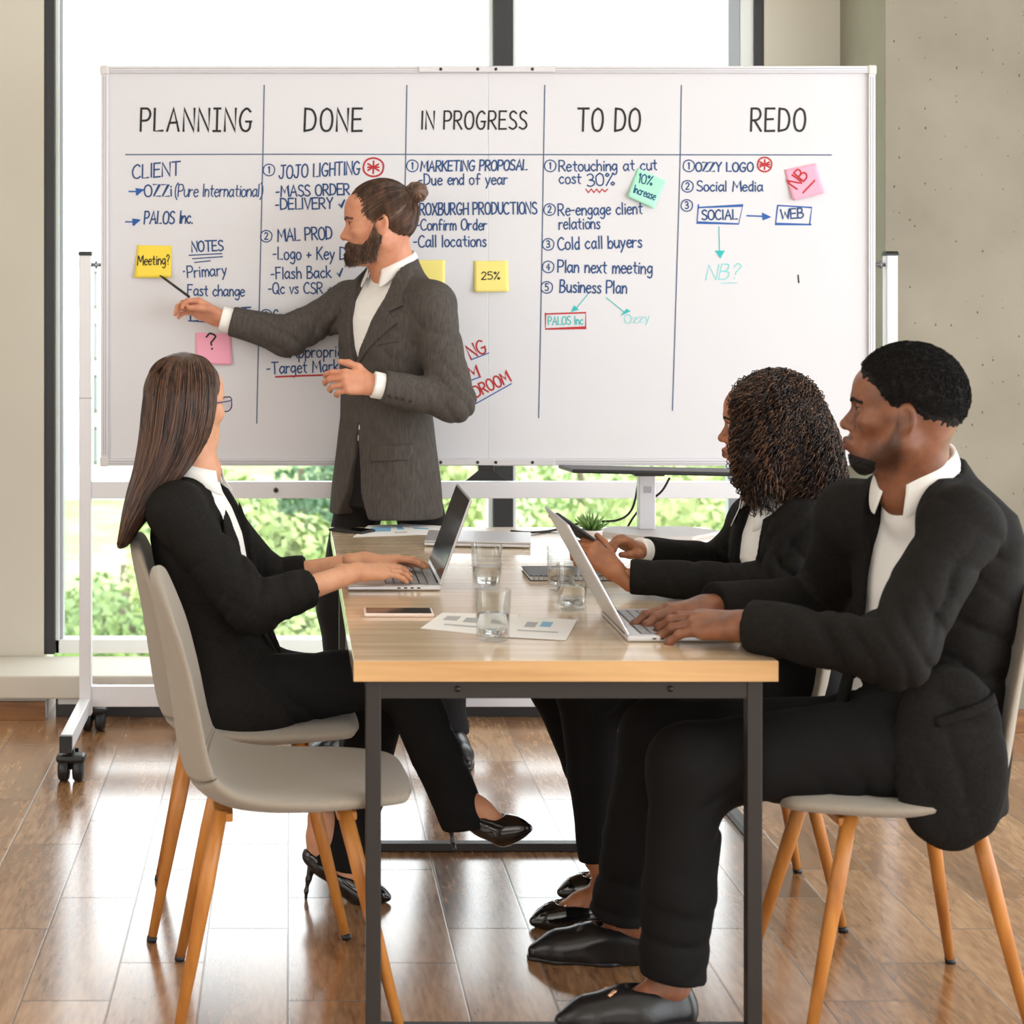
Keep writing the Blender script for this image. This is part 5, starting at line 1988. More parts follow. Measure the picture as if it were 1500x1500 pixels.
    for i in range(4):
        c = wrN + (elN - wrN) * (.20 + i * .085)
        p = surf(arN, c + V3((0, -.2, -.10)), V3((0, .9, .45)))
        disc_button(p, (0, -.9, -.45), .0065, jk, base)
    # hair drawn back into a bun
    r_ = np.random.default_rng(5)
    crn = un(.03, ell((-.014, 0, .036), (.1045, .083, .0925)), ell((-.045, 0, .010), (.073, .075, .078)))

    earzone = un(0, ell((-.014, .088, -.010), (.0235, .022, .036)), ell((-.014, -.088, -.010), (.0235, .022, .036)))

    def cap_fn(p):
        d = crn.fn(p)
        x, z = p[:, 0], p[:, 2]
        front = x - (.084 - .45 * np.maximum(z - .062, 0) - .92 * np.maximum(.062 - z, 0))      # hairline over brow and temple
        low = (-.074 + 1.0 * np.maximum(x + .045, 0)) - z
        d = np.maximum(d, np.maximum(front, low))
        ang = np.arctan2(p[:, 1], p[:, 2] - .04)
        d = np.maximum(d, -earzone.fn(p))
        return d + .0005 * np.sin(ang * 60 + 8 * vnoise(p * 30)) + .001 * vnoise(p * 160)
    hair = Fd(cap_fn, crn.lo - .003, crn.hi + .003)
    bun_c = V3((-.122, 0, .082))
    bun = ell(bun_c, (.036, .034, .033))
    bun = Fd(lambda p: ell(bun_c, (.036, .034, .033)).fn(p) + .0010 * np.sin(np.arctan2(p[:, 2] - bun_c[2], p[:, 0] - bun_c[0]) * 9 + (p[:, 1]) * 160), bun.lo - .003, bun.hi + .003)
    tie = cap((-.088, 0, .076), (-.108, 0, .082), .018, .016)
    hr = garment('hair', hf.tf(un(.006, hair, bun, tie)), .0022, M['hair_brown'], root, base)
    N = 14
    d = r_.normal(0, 1, (6000, 3)); d /= np.linalg.norm(d, axis=1, keepdims=True)
    c0 = V3((-.014, 0, .03))
    p0 = surfs(crn, c0 + d * .2, -d)
    p0 = p0[cap_fn(p0.astype(f32)) < .004][:1100]
    t = np.linspace(0, 1, N)[None, :, None]
    m_ = (p0[:, None] * (1 - t) + V3((-.100, 0, .080)) * t).reshape(-1, 3)
    dd = m_ - V3((-.02, 0, .03)); dd /= np.linalg.norm(dd, axis=1, keepdims=True)
    s_ = surfs(crn, V3((-.02, 0, .03)) + dd * .18, -dd, 14)
    t6 = np.broadcast_to(t ** 6, (len(p0), N, 1)).reshape(-1, 1)
    paths = (s_ * (1 - t6) + m_ * t6 + dd * .0012).reshape(len(p0), N, 3)
    paths = np.concatenate([paths, paths + r_.normal(0, .0012, (len(paths), 1, 3))])
    V, Q = tubes(hf.out(paths.reshape(-1, 3)).reshape(paths.shape), .00075)
    np_mesh('hair_strands', V, Q, M['hair_brown'], hr, base)
    # beard
    hfld = head_field('man', 1.0, .9)

    def beard_fn(p):
        x, y, z = p[:, 0], p[:, 1], p[:, 2]
        d = hfld.fn(p)
        grow = .0028 + .012 * np.clip((-.062 - z) / .05, 0, 1) * np.clip((x + .01) / .05, 0, 1)
        d = d - grow - .0035 * vnoise(p * 130) - .003 * vnoise(p * 60)
        # region: from sideburn round the jaw, moustache; clear of lips and cheeks
        top = z - np.interp(x, [-.03, .0, .012, .03, .05, .075, .085, .12], [.035, .016, -.012, -.050, -.067, -.062, -.0560, -.0560])
        back = -(x + .012) + .42 * np.maximum(-.052 - z, 0)
        mouth = -(np.sqrt(((x - .097) / .016) ** 2 + (y / .024) ** 2 + ((z + .0775) / .0100) ** 2) - 1) * .009
        neck_ = -(z + .110 + .11 * x)
        r = np.maximum(np.maximum(np.maximum(d, top), np.maximum(back, mouth)), neck_)
        return np.maximum(r, -earzone.fn(p))
    bf = Fd(beard_fn, hfld.lo - .03, hfld.hi + .03)
    bd = garment('beard', hf.tf(bf), .0022, M['hair_brown'], root, base)
    V, Q = nets(bf, .004)
    nrm = np.zeros_like(V)
    fnm = np.cross(V[Q[:, 1]] - V[Q[:, 0]], V[Q[:, 2]] - V[Q[:, 0]])
    for i in range(4):
        np.add.at(nrm, Q[:, i], fnm)
    nrm /= np.linalg.norm(nrm, axis=1, keepdims=True) + 1e-9
    ok = np.nonzero(hfld.fn(V.astype(f32)) > .002)[0]
    ids = r_.choice(ok, 2600)
    tt = np.linspace(0, 1, 5)[None, :, None]
    dirs = nrm[ids] * .45 + V3((.25, 0, -.8)) + r_.normal(0, .22, (len(ids), 3))
    pts = V[ids][:, None] + dirs[:, None] * tt * r_.uniform(.004, .009, (len(ids), 1, 1)) + V3((0, 0, -.003)) * tt ** 2
    V2, Q2 = tubes(hf.out(pts.reshape(-1, 3)).reshape(pts.shape), .0006)
    np_mesh('beard_strands', V2, Q2, M['hair_brown'], bd, base)
    # the pen
    a, b_ = V3(P(234, 403, 5.535)), V3(P(272, 431, 5.43))
    d = (b_ - a) / np.linalg.norm(b_ - a)
    pen = empty('marker_pen', tuple(b_), 0, 'black pen in the hand of the standing man, touching the yellow note', 'pen')
    A, B = Vector(a - b_), Vector(d * .02)
    MB().tube([A + (B - A) * .12, B], .0042, 12).build('barrel', M['black_plastic'], pen)
    MB().tube([A, A + (B - A) * .03, A + (B - A) * .13], [.0012, .0022, .0040], 12).build('tip', M['button'], pen)
    return root


standing_man()

# ------------------------------------------------------------------ seated man on the right
def seated_man():
    pel = V3(P(1345, 1068, 3.50))
    base = V3((pel[0], pel[1], 0))
    a = math.radians(30)
    F = V3((-math.cos(a), -math.sin(a), 0))
    fr = Frame(pel, F)
    shN, shF = V3(P(1408, 770, 3.33)), V3(P(1248, 758, 3.64))
    elN, wrN = V3(P(1312, 955, 3.20)), V3(P(1092, 915, 3.40))
    elF, wrF = V3(P(1212, 882, 3.80)), V3(P(1040, 888, 3.66))
    hO = V3(P(1319, 603, 3.47))
    t = math.radians(22)
    hf = Frame(hO, (-math.cos(t), math.sin(t), .09), (.08, -.02, 1), 1.0)
    nb = V3(P(1338, 700, 3.50))
    rows = [(-.13, .130, .185, .01), (0, .132, .185, 0), (.12, .122, .172, -.025), (.24, .120, .172, -.048), (.34, .116, .178, -.058), (.41, .104, .182, -.058),
            (.455, .090, .172, -.056), (.49, .076, .132, -.050), (.525, .068, .092, -.040), (.56, .062, .070, -.03)]
    hipN, hipF = V3(P(1318, 1092, 3.41)), V3(P(1300, 1085, 3.62))
    knN, anN = V3(P(1008, 1122, 3.44)), V3(P(985, 1462, 3.40))
    knF, anF = V3(P(965, 1082, 3.66)), V3(P(905, 1362, 3.73))
    neck = [cap(hf.w(-.038, 0, -.05), nb + V3((.01, 0, -.02)), .058, .066), cap(hf.w(-.01, 0, -.075), nb + fr.F * .03 - fr.U * .03, .046, .05)]
    hfl = head_field('man', 1.06, 1.4, .008)
    def stub(c):
        x, y, z = c[:, 0], np.abs(c[:, 1]), c[:, 2]
        jaw = np.interp(x, [-.02, .0, .015, .04, .06, .08], [.02, -.010, -.052, -.080, -.092, -.092]) - z
        a_ = np.clip(jaw / .022 + .3, 0, 1) * np.clip((x + .016) / .014, 0, 1) * np.clip((z + .135) / .02, 0, 1)
        mst = np.clip(1 - np.abs(z + .0635) / .008, 0, 1) * np.clip((x - .070) / .01, 0, 1) * np.clip((.028 - y) / .006, 0, 1)
        return np.clip(a_ * .75 + mst * .9, 0, 1)
    head = head_piece(hf, hfl, neck, stub, .0024, .008)
    fN, fF = V3(P(945, 908, 3.52)), V3(P(945, 898, 3.62))
    hN = HandFrame(wrN, fN - wrN, (-.10, -.28, 1), -1, 1.18)
    hF = HandFrame(wrF, fF - wrF, (-.15, .10, 1), 1, 1.16)
    typing = hand_field([(10, 22, 14), (9, 24, 14), (11, 24, 14), (13, 22, 12)], (.10, .03, -.05, -.13),
                        [(.018, .024, -.006), (.050, .044, -.022), (.080, .046, -.032), (.104, .040, -.038)])
    inner = un(.04, prof(fr, rows, -.03), cap(shN, elN, .045, .036), cap(elN, wrN, .036, .024), cap(shF, elF, .045, .036), cap(elF, wrF, .036, .024),
               *chain([hipN, knN, anN], [.065, .050, .035]), *chain([hipF, knF, anF], [.065, .050, .035]))
    V, Q = nets(inner, .014)
    pieces = [head, hand_piece(hN, typing, .0024), hand_piece(hF, typing, .0024), (V, Q, 0)]
    # shoes first decide where the feet are
    hlN = V3((anN[0] + .040, anN[1], 0)); hlF = V3((anF[0] + .085, anF[1] - .01, 0))
    dN, dF = V3((-1, -.12, 0)), V3((-1, .02, 0))
    frN, frF = Frame(hlN, dN), Frame(hlF, dF)
    for f_, an in ((frN, anN), (frF, anF)):
        V, Q = nets(foot_skin(f_, an + V3((0, 0, .06))), .004)
        pieces.append((relax(V, Q), Q, 0))
    root = person(pieces, [M['skin_brown'], M['lip_dark'], M['stubble']], base, 'man in a black suit seated on the right, typing on a laptop')
    eyeballs(hf, root, base, 'iris_brown', 'eye', (.87, .46, -.05))
    lashes(hf, root, base)
    eyebrow(hf, root, base, M['hair_black'], hfl)
    for nm, hl, d in (('shoe', hlN, dN), ('shoe', hlF, dF)):
        loafer(nm, hl, d, root, base, .29, 'shoe', 1.0, 'gold' if hl is hlN else 'shoe')
    ax = lambda p, q: (q - p) / np.linalg.norm(q - p)
    # shirt
    sh = isect(prof(fr, rows, -.010), half(fr.w(0, 0, .552), fr.U + .42 * fr.F))
    sh = un(.02, sh, yoke(fr, nb, .068))
    sh = wrinkle(sh, .0035, (11, 11, 7), 4, [(fr.w(.06, 0, .10), (.2, 0, 1), .10, .005, 20)])
    so = garment('shirt', sh, .006, M['shirt'], root, base)
    collar(Frame(nb + fr.F * .010 + V3((.014, 0, .014)), fr.F + .12 * fr.L, (-.24 * fr.F + V3((0, 0, 1)))), so, base, .078, .067, .056, .34, M['shirt'], .030, .058)
    # trousers
    tr = un(.05, prof(fr, [(-.12, .115, .165, .02), (0, .118, .168, .0), (.08, .114, .162, -.015), (.13, .104, .155, -.02)], 0), *chain([hipN, knN], [.102, .080]), *chain([hipF, knF], [.100, .080]))
    lg = un(.02, *chain([knN, knN * .45 + anN * .55, anN + V3((0, 0, .045))], [.080, .070, .068]), *chain([knF, knF * .45 + anF * .55, anF + V3((0, 0, .035))], [.080, .070, .064]))
    tr = un(.035, tr, lg)
    upN, upF = ax(knN, anN), ax(knF, anF)
    tr = wrinkle(tr, .004, (9, 9, 7), 2, [(knN + V3((.05, 0, -.05)), (.7, 0, -.7), .10, .010, 14), (hipN + V3((-.05, -.03, 0)), (.8, 0, .5), .13, .007, 14),
                                          (anN + V3((0, 0, .12)), (.1, 0, 1), .10, .005, 14), (knF + V3((.05, 0, -.06)), (.7, 0, -.7), .10, .008, 14), (anF + V3((0, 0, .12)), (.1, 0, 1), .10, .005, 14)])
    tr = sub(sub(tr, beyond(anN + V3((0, 0, .040)), upN, .15)), beyond(anF + V3((0, 0, .032)), upF, .15))
    garment('trousers', tr, .0068, M['trouser_black'], root, base)
    # jacket
    tor = prof(fr, rows, .004)
    tailc = V3(P(1392, 1110, 3.315))
    skirt = ell(tailc, (.112, .040, .185), np.array([ax(V3((0, 0, 0)), V3((1, -.10, 0))), ax(V3((0, 0, 0)), V3((.10, 1, 0))), (0, 0, 1)]))
    skF = ell(V3(P(1392, 1085, 3.66)), (.10, .035, .15))
    tor = un(.06, tor, ell(shN, (.052,) * 3), ell(shF, (.058,) * 3), cap(nb - fr.U * .055 - fr.F * .02, shN, .050, .054), cap(nb - fr.U * .055 - fr.F * .02, shF, .050, .054))
    tor = un(.045, tor, skirt, skF)
    vee = poly2(fr, [(.070, -.30), (.078, .0), (.078, .14), (.086, .30), (.078, .42), (.078, .62), (-.085, .62), (-.085, .42), (-.098, .30), (-.094, .14), (-.10, .0), (-.11, -.30)], -.03)
    tor = isect(tor, half(fr.w(0, 0, .535), fr.U + .45 * fr.F))
    full = tor
    jac = sub(tor, vee, .006)
    jac = sub(jac, un(0, cap(hipN * .75 + knN * .25 + V3((0, 0, .015)), knN, .090, .09)), .01)
    arN = un(.03, *chain([shN, elN, wrN], [.066, .061, .051]))
    arF = un(.03, *chain([shF, elF, wrF], [.068, .060, .048]))
    jac = un(.024, un(.045, jac, cap(shN, elN, .064, .060), cap(shF, elF, .066, .059)), arN, arF)
    folds = [(elN, ax(elN, wrN) - ax(elN, shN), .10, .010, 20), (shN * .45 + elN * .55, V3((.75, 0, -.6)), .13, .008, 14), (wrN * .45 + elN * .55, V3((.9, 0, .4)), .10, .005, 14),
             (shN, V3((.5, 0, .9)), .11, .006, 14), (elF, ax(elF, wrF), .11, .008, 18), (shF * .5 + elF * .5, V3((.6, 0, .8)), .11, .006, 16), (fr.w(0, .17, .14), V3((.5, 0, .9)), .13, .007, 12),
             (fr.w(-.02, .18, .0), V3((.8, 0, .3)), .14, .006, 11)]
    jac = wrinkle(jac, .0045, (8, 8, 6), 1, folds)
    jac = sub(sub(jac, beyond(wrN + (elN - wrN) * .03, wrN - elN)), beyond(wrF + (elF - wrF) * .03, wrF - elF))
    jk = garment('jacket', jac, .0062, M['suit_black'], root, base)
    lapels(full, fr, jk, base, [(.079, .10), (.081, .20), (.087, .30), (.079, .42), (.078, .53)], [(.086, .10), (.104, .20), (.142, .335), (.120, .358), (.146, .385), (.122, .47), (.096, .53)], M['suit_black'])
    # welt pocket on the side nearest the camera
    side = Frame(fr.o, fr.L, (0, 0, 1))
    p0 = fr.loc(V3(P(1358, 1054, 3.30)))[0]; p1 = fr.loc(V3(P(1455, 1022, 3.30)))[0]
    z0 = CAM_H - (1054 - 430) * 3.30 / FPX - pel[2]; z1 = CAM_H - (1022 - 430) * 3.30 / FPX - pel[2]
    patch(full, side, [(-p0, z0 - .012), (-p1, z1 - .012), (-p1, z1 + .012), (-p0, z0 + .008)], jk, base, M['suit_black'], 'pocket_flap', .006, .05)
    # close cropped curly hair
    r_ = np.random.default_rng(9)
    crn = un(.03, ell((-.016, 0, .044), (.110, .088, .101)), ell((-.046, 0, .012), (.076, .074, .078)))
    earz = un(0, ell((-.014, .090, -.010), (.024, .024, .038)), ell((-.014, -.090, -.010), (.024, .024, .038)))

    def cap_fn(p):
        d = crn.fn(p)
        x, z = p[:, 0], p[:, 2]
        thin = np.clip((.035 - z) / .06, 0, 1) * .010          # faded towards the nape
        front = x - np.interp(z, [-.08, -.02, .02, .050, .062, .12], [-.030, -.002, .022, .048, .082, .082])
        low = (-.070 + .55 * np.maximum(x + .035, 0)) - z
        d = np.maximum(d + thin, np.maximum(front, low))
        d = np.maximum(d, -earz.fn(p))
        return d + .004 * vnoise(p * 110) + .0026 * vnoise(p * 230, 2)
    hb = Fd(cap_fn, crn.lo - .003, crn.hi + .003)
    hr = garment('hair', hf.tf(hb), .0024, M['hair_black'], root, base, 0)
    V, Q = nets(hb, .004)
    ok = np.nonzero((hfl.fn(V.astype(f32)) > .004) & (V[:, 2] > -.02))[0]
    ids = r_.choice(ok, 6500)
    c = V[ids]
    n = c - V3((-.016, 0, .03)); n /= np.linalg.norm(n, axis=1, keepdims=True)
    e1 = np.cross(n, r_.normal(0, 1, n.shape)); e1 /= np.linalg.norm(e1, axis=1, keepdims=True)
    e2 = np.cross(n, e1)
    tt = np.linspace(0, 1, 9)[None, :, None]
    pts = c[:, None] + n[:, None] * (tt * .005 - .002) + (e1[:, None] * np.cos(tt * 8) + e2[:, None] * np.sin(tt * 8)) * .0028
    V2, Q2 = tubes(hf.out(pts.reshape(-1, 3)).reshape(pts.shape), .0006)
    np_mesh('hair_curls', V2, Q2, M['hair_black'], hr, base)
    # goatee: thick on the chin, thinning out along the jaw
    def goat(p):
        x, y, z = p[:, 0], np.abs(p[:, 1]), p[:, 2]
        chin = np.clip((x - .035) / .03, 0, 1)
        d = hfl.fn(p) - (.0005 + .0035 * chin + .004 * chin * np.clip((-.100 - z) / .02, 0, 1)) - .0035 * vnoise(p * 260) - .002 * vnoise(p * 120)
        reg = z + np.interp(x, [.0, .03, .055, .075, .09], [.098, .104, .102, .0995, .0995])
        return np.maximum(np.maximum(d, reg), np.maximum(-(x - .018), y - .046))
    g = Fd(goat, hfl.lo - .02, hfl.hi + .02)
    garment('beard', hf.tf(g), .0020, M['hair_black'], root, base, 0)
    return root


seated_man()

# ------------------------------------------------------------------ curly haired woman
def curly_woman():
    pel = V3(P(1175, 1000, 4.10))
    base = V3((pel[0], pel[1], 0))
    a = math.radians(14)
    F = V3((-math.cos(a), -math.sin(a), 0))
    fr = Frame(pel, F)
    shN, shF = V3(P(1176, 772, 3.97)), V3(P(1105, 762, 4.25))
    elN, wrN = V3(P(1136, 858, 3.93)), V3(P(914, 843, 4.00))
    elF, wrF = V3(P(1062, 822, 4.34)), V3(P(938, 806, 4.16))
    hO = V3(P(1117, 620, 4.10))
    hf = Frame(hO, (-.90, .34, -.03), (.04, 0, 1), .93)
    nb = V3(P(1132, 722, 4.10))
    rows = [(-.10, .118, .165, .0), (0, .118, .165, 0), (.12, .096, .132, .0), (.22, .100, .135, .0), (.30, .112, .150, .012), (.36, .100, .156, .008),
            (.405, .084, .150, .0), (.44, .066, .110, .0), (.47, .056, .070, .005), (.50, .050, .056, .01)]
    rows = [(u, b, c, d + .17 * max(u, 0) * .55) for u, b, c, d in rows]
    hipN, hipF = fr.w(.03, .085, -.01), fr.w(.03, -.085, -.01)
    knN, anN = V3(P(860, 1010, 3.97)), V3(P(874, 1262, 3.93))
    knF, anF = V3(P(815, 1000, 4.16)), V3(P(900, 1245, 4.10))
    neck = [cap(hf.w(-.035, 0, -.05), nb, .044, .050), cap(hf.w(-.012, 0, -.075), nb + fr.F * .02, .036, .042)]
    hfl = head_field('woman', .94, 1.4, .007)
    head = head_piece(hf, hfl, neck, None, .0024, .007)
    hN = HandFrame(wrN + V3((-.018, 0, .010)), V3(P(862, 800, 4.02)) - wrN, (.55, -.80, .25), -1, .85)
    hF = HandFrame(wrF, V3(P(893, 782, 4.10)) - wrF, (.75, .45, .75), 1, .85)
    hold = hand_field([(40, 38, 20), (42, 40, 24), (44, 42, 24), (46, 42, 24)], (.04, .0, -.03, -.06),
                      [(.018, .022, -.006), (.046, .044, -.010), (.074, .058, -.012), (.100, .064, -.014)])
    tap = hand_field([(26, 46, 24), (50, 52, 30), (54, 54, 30), (56, 54, 30)], (.08, .0, -.03, -.08),
                     [(.018, .022, -.010), (.046, .040, -.022), (.076, .042, -.034), (.100, .034, -.044)])
    inner = un(.04, prof(fr, rows, -.026), cap(shN, elN, .036, .028), cap(elN, wrN, .028, .020), cap(shF, elF, .036, .028), cap(elF, wrF, .028, .020),
               *chain([hipN, knN, anN], [.06, .046, .029]), *chain([hipF, knF, anF], [.06, .046, .029]))
    V, Q = nets(inner, .013)
    pieces = [head, hand_piece(hN, hold), hand_piece(hF, tap), (V, Q, 0)]
    toes = [(V3((anN[0] - .155, anN[1] - .02, 0)), V3((1, .08, 0)), anN), (V3((anF[0] - .135, anF[1] + .0, 0)), V3((1, .05, 0)), anF)]
    root = None
    specs = []
    for toe, hd, an in toes:
        f_ = Frame(toe, -hd)
        pts = [(-.004, 0, .014), (-.035, 0, .020), (-.075, 0, .024), (-.120, 0, .031), (-.175, 0, .040), (-.205, 0, .048)]
        V, Q = nets(pump_skin(f_, pts, an + V3((0, 0, .03)), .0), .0035)
        pieces.append((relax(V, Q), Q, 0))
    root = person(pieces, [M['skin_mid'], M['lip_dark'], M['skin_mid']], base, 'curly haired woman in a black blazer holding a phone, beside the seated man')
    eyeballs(hf, root, base, 'iris_brown')
    lashes(hf, root, base)
    eyebrow(hf, root, base, M['hair_black'], hfl, .004)
    for toe, hd, an in toes:
        pump('shoe', toe, hd, root, base, True, True)
    ax = lambda p, q: (q - p) / np.linalg.norm(q - p)
    sh = isect(prof(fr, rows, -.009), half(fr.w(0, 0, .478), fr.U + .5 * fr.F))
    sh = un(.02, sh, yoke(fr, nb, .052))
    so = garment('blouse', wrinkle(sh, .003, (12, 12, 8), 4), .0058, M['shirt'], root, base)
    collar(Frame(nb + fr.F * .008 - fr.U * .004, fr.F, (-.18 * fr.F + V3((0, 0, 1)))), so, base, .066, .058, .042, .62, M['shirt'], .028, .050)
    garment('cuff', sub(cap(wrF + (elF - wrF) * .10, wrF - (elF - wrF) * .04, .030, .031), beyond(wrF - (elF - wrF) * .03, wrF - elF)), .003, M['shirt'], so, base)
    tr = un(.05, prof(fr, [(-.09, .105, .150, .02), (0, .102, .150, .0), (.06, .092, .140, .0)], 0), *chain([hipN, knN], [.088, .068]), *chain([hipF, knF], [.088, .068]))
    tr = un(.03, tr, un(.015, *chain([knN, knN * .5 + anN * .5, anN], [.068, .056, .040]), *chain([knF, knF * .5 + anF * .5, anF], [.066, .054, .040])))
    tr = wrinkle(tr, .003, (10, 10, 8), 2, [(knN + V3((.04, 0, -.04)), (.7, 0, -.7), .08, .006, 16)])
    tr = sub(sub(tr, beyond(anN, ax(knN, anN), .10)), beyond(anF, ax(knF, anF), .10))
    garment('trousers', tr, .0068, M['trouser_black'], root, base)
    tor = un(.05, prof(fr, rows, .004), ell(shN, (.048,) * 3), ell(shF, (.046,) * 3), cap(nb - fr.U * .045, shN, .040, .046), cap(nb - fr.U * .045, shF, .040, .046))
    vee = poly2(fr, [(.006, .10), (.040, .22), (.058, .33), (.062, .55), (-.062, .55), (-.058, .33), (-.040, .22), (-.006, .10)], .0)
    tor = isect(tor, half(fr.w(0, 0, .470), fr.U + .5 * fr.F))
    full = tor
    jac = un(.022, un(.05, sub(tor, vee, .005), cap(shN, elN, .057, .049), cap(shF, elF, .053, .046)), un(.03, *chain([shN, elN, wrN], [.058, .050, .041])), un(.03, *chain([shF, elF, wrF], [.054, .047, .036])))
    folds = [(elN, V3((.8, 0, .5)), .09, .008, 20), (shN * .5 + elN * .5, V3((.8, 0, -.5)), .10, .007, 18), (elN * .5 + wrN * .5, V3((1, 0, .5)), .10, .005, 16), (elF, V3((.9, 0, .3)), .09, .006, 20),
             (fr.w(.05, .1, .16), V3((.4, 0, 1)), .10, .006, 16)]
    jac = wrinkle(jac, .004, (9, 9, 7), 1, folds)
    jac = sub(sub(jac, beyond(wrN + (elN - wrN) * .04, wrN - elN, .09)), beyond(wrF + (elF - wrF) * .06, wrF - elF, .06))
    jk = garment('blazer', jac, .0060, M['suit_black'], root, base)
    lapels(full, fr, jk, base, [(.008, .10), (.040, .22), (.058, .33), (.060, .465)], [(.014, .10), (.074, .21), (.100, .30), (.086, .315), (.100, .335), (.084, .42), (.074, .468)], M['suit_black'])
    b = surf(full, fr.w(.30, .01, .085), -fr.F)
    disc_button(b, fr.F, .009, jk, base, 'steel')
    # hair: dark core and corkscrew strands
    r_ = np.random.default_rng(21)
    W = lambda px, py, Y: V3(P(px, py, Y))
    core = un(.05, ell(W(1138, 617, 4.13), (.088, .098, .100)), ell(W(1160, 668, 4.12), (.088, .115, .105)), ell(W(1182, 718, 4.08), (.066, .090, .066)),
              ell(W(1118, 622, 4.08), (.050, .060, .094)), ell(W(1104, 676, 4.05), (.040, .050, .062)), ell(W(1102, 580, 4.10), (.026, .050, .028)))
    core = Fd(lambda p, c=core: c.fn(p) + .012 * vnoise(p * 38) + .008 * vnoise(p * 90), core.lo - .01, core.hi + .01)
    face = hf.tf(ell((.106, -.012, -.040), (.050, .070, .080)))
    core = sub(core, face, .004)
    hr = garment('hair', core, .0042, M['hair_curly'], root, base, 0)
    top = W(1140, 600, 4.12)
    S, N = 1650, 84
    t = np.linspace(0, 1, N)
    core_env = un(.05, ell(W(1140, 615, 4.13), (.094, .105, .104)), ell(W(1163, 668, 4.12), (.098, .125, .108)), ell(W(1186, 730, 4.08), (.080, .100, .080)),
                  ell(W(1118, 622, 4.08), (.054, .066, .098)), ell(W(1104, 680, 4.05), (.044, .056, .068)), ell(W(1100, 578, 4.10), (.038, .062, .038)))
    fcut = hf.tf(ell((.106, -.012, -.040), (.050, .068, .080)))
    d = r_.normal(0, 1, (9000, 3)); d[:, 2] = np.abs(d[:, 2]) * 1.1 - .25; d /= np.linalg.norm(d, axis=1, keepdims=True)
    d = d[~((d @ hf.F > .80) & (d[:, 2] < .35))][:2600]
    K = len(d)
    L = r_.uniform(.16, .36, (K, 1))
    hor = d * V3((1, 1, 0)); hor /= np.linalg.norm(hor, axis=1, keepdims=True) + 1e-6
    p = top + d * .10
    rows_ = [p]
    dv = d * .35 + hor * .5 + V3((.08, 0, -.25))
    for i in range(N - 1):
        dv = dv * .94 + V3((.20, -.04, -1)) * .06 + r_.normal(0, .03, (K, 3))
        dv /= np.linalg.norm(dv, axis=1, keepdims=True)
        p = p + dv * L / N
        v = core_env.fn(p.astype(f32)).astype(float)
        c = np.stack([top[0] + .3 * (top[2] - p[:, 2]), np.full(K, top[1] - .01), np.maximum(p[:, 2], top[2] - .22)], 1)
        o = (p - c) * V3((1, 1, .3)); o /= np.linalg.norm(o, axis=1, keepdims=True) + 1e-6
        p = p - o * (np.clip(v, -.006, .006) * .4 * (np.abs(v) > .012))[:, None]     # follow the mass of the hair
        rows_.append(p)
    q = np.stack(rows_, 1)
    g = np.gradient(q, axis=1)
    e1 = np.cross(g, V3((.3, .5, .8))); e1 /= np.linalg.norm(e1, axis=2, keepdims=True) + 1e-9
    e2 = np.cross(g, e1); e2 /= np.linalg.norm(e2, axis=2, keepdims=True) + 1e-9
    ph = r_.uniform(0, 6.28, (K, 1)) + t[None] * L / r_.uniform(.026, .042, (K, 1)) * 6.283
    R_ = r_.uniform(.0045, .0085, (K, 1)) * np.minimum(1, t * 6 + .2)[None]
    q = q + e1 * (np.cos(ph) * R_)[..., None] + e2 * (np.sin(ph) * R_)[..., None]
    bad = (fcut.fn(q.reshape(-1, 3).astype(f32)) < 0).reshape(K, N).mean(1) > .08
    paths = q[~bad][:S]
    S = len(paths)
    V, Q = tubes(paths, .0013 * np.where(t > .85, 1 - (t - .85) * 4.5, 1))
    tone = np.repeat(r_.choice(3, S, p=[.45, .25, .30]), N - 1)
    np_mesh('curls', V, Q, [M['hair_curly'], M['hair_curly_b'], M['hair_curly_c']], hr, base, np.tile(tone, 3))
    # the phone she holds
    c = V3(P(846, 779, 4.06))
    ph = empty('smartphone', tuple(c), 0, 'black smartphone held in both hands by the curly haired woman', 'phone')
    X = V3(P(822, 762, 4.06)) - V3(P(866, 793, 4.06)); X /= np.linalg.norm(X)
    Nn = np.cross(X, V3((0, 1, 0))); Nn = Nn if Nn[0] > 0 else -Nn
    Nn = Nn + V3((0, .25, .1)); Nn -= X * (Nn @ X); Nn /= np.linalg.norm(Nn)
    R = Matrix((X, np.cross(Nn, X), Nn)).transposed()
    MB().box((0, 0, 0), (.148, .072, .0085), .0035, R).build('body', M['black_plastic'], ph)
    MB().box(Vector(Nn) * .0044, (.138, .064, .0006), 0, R).build('screen', M['screen'], ph)
    return root


curly_woman()

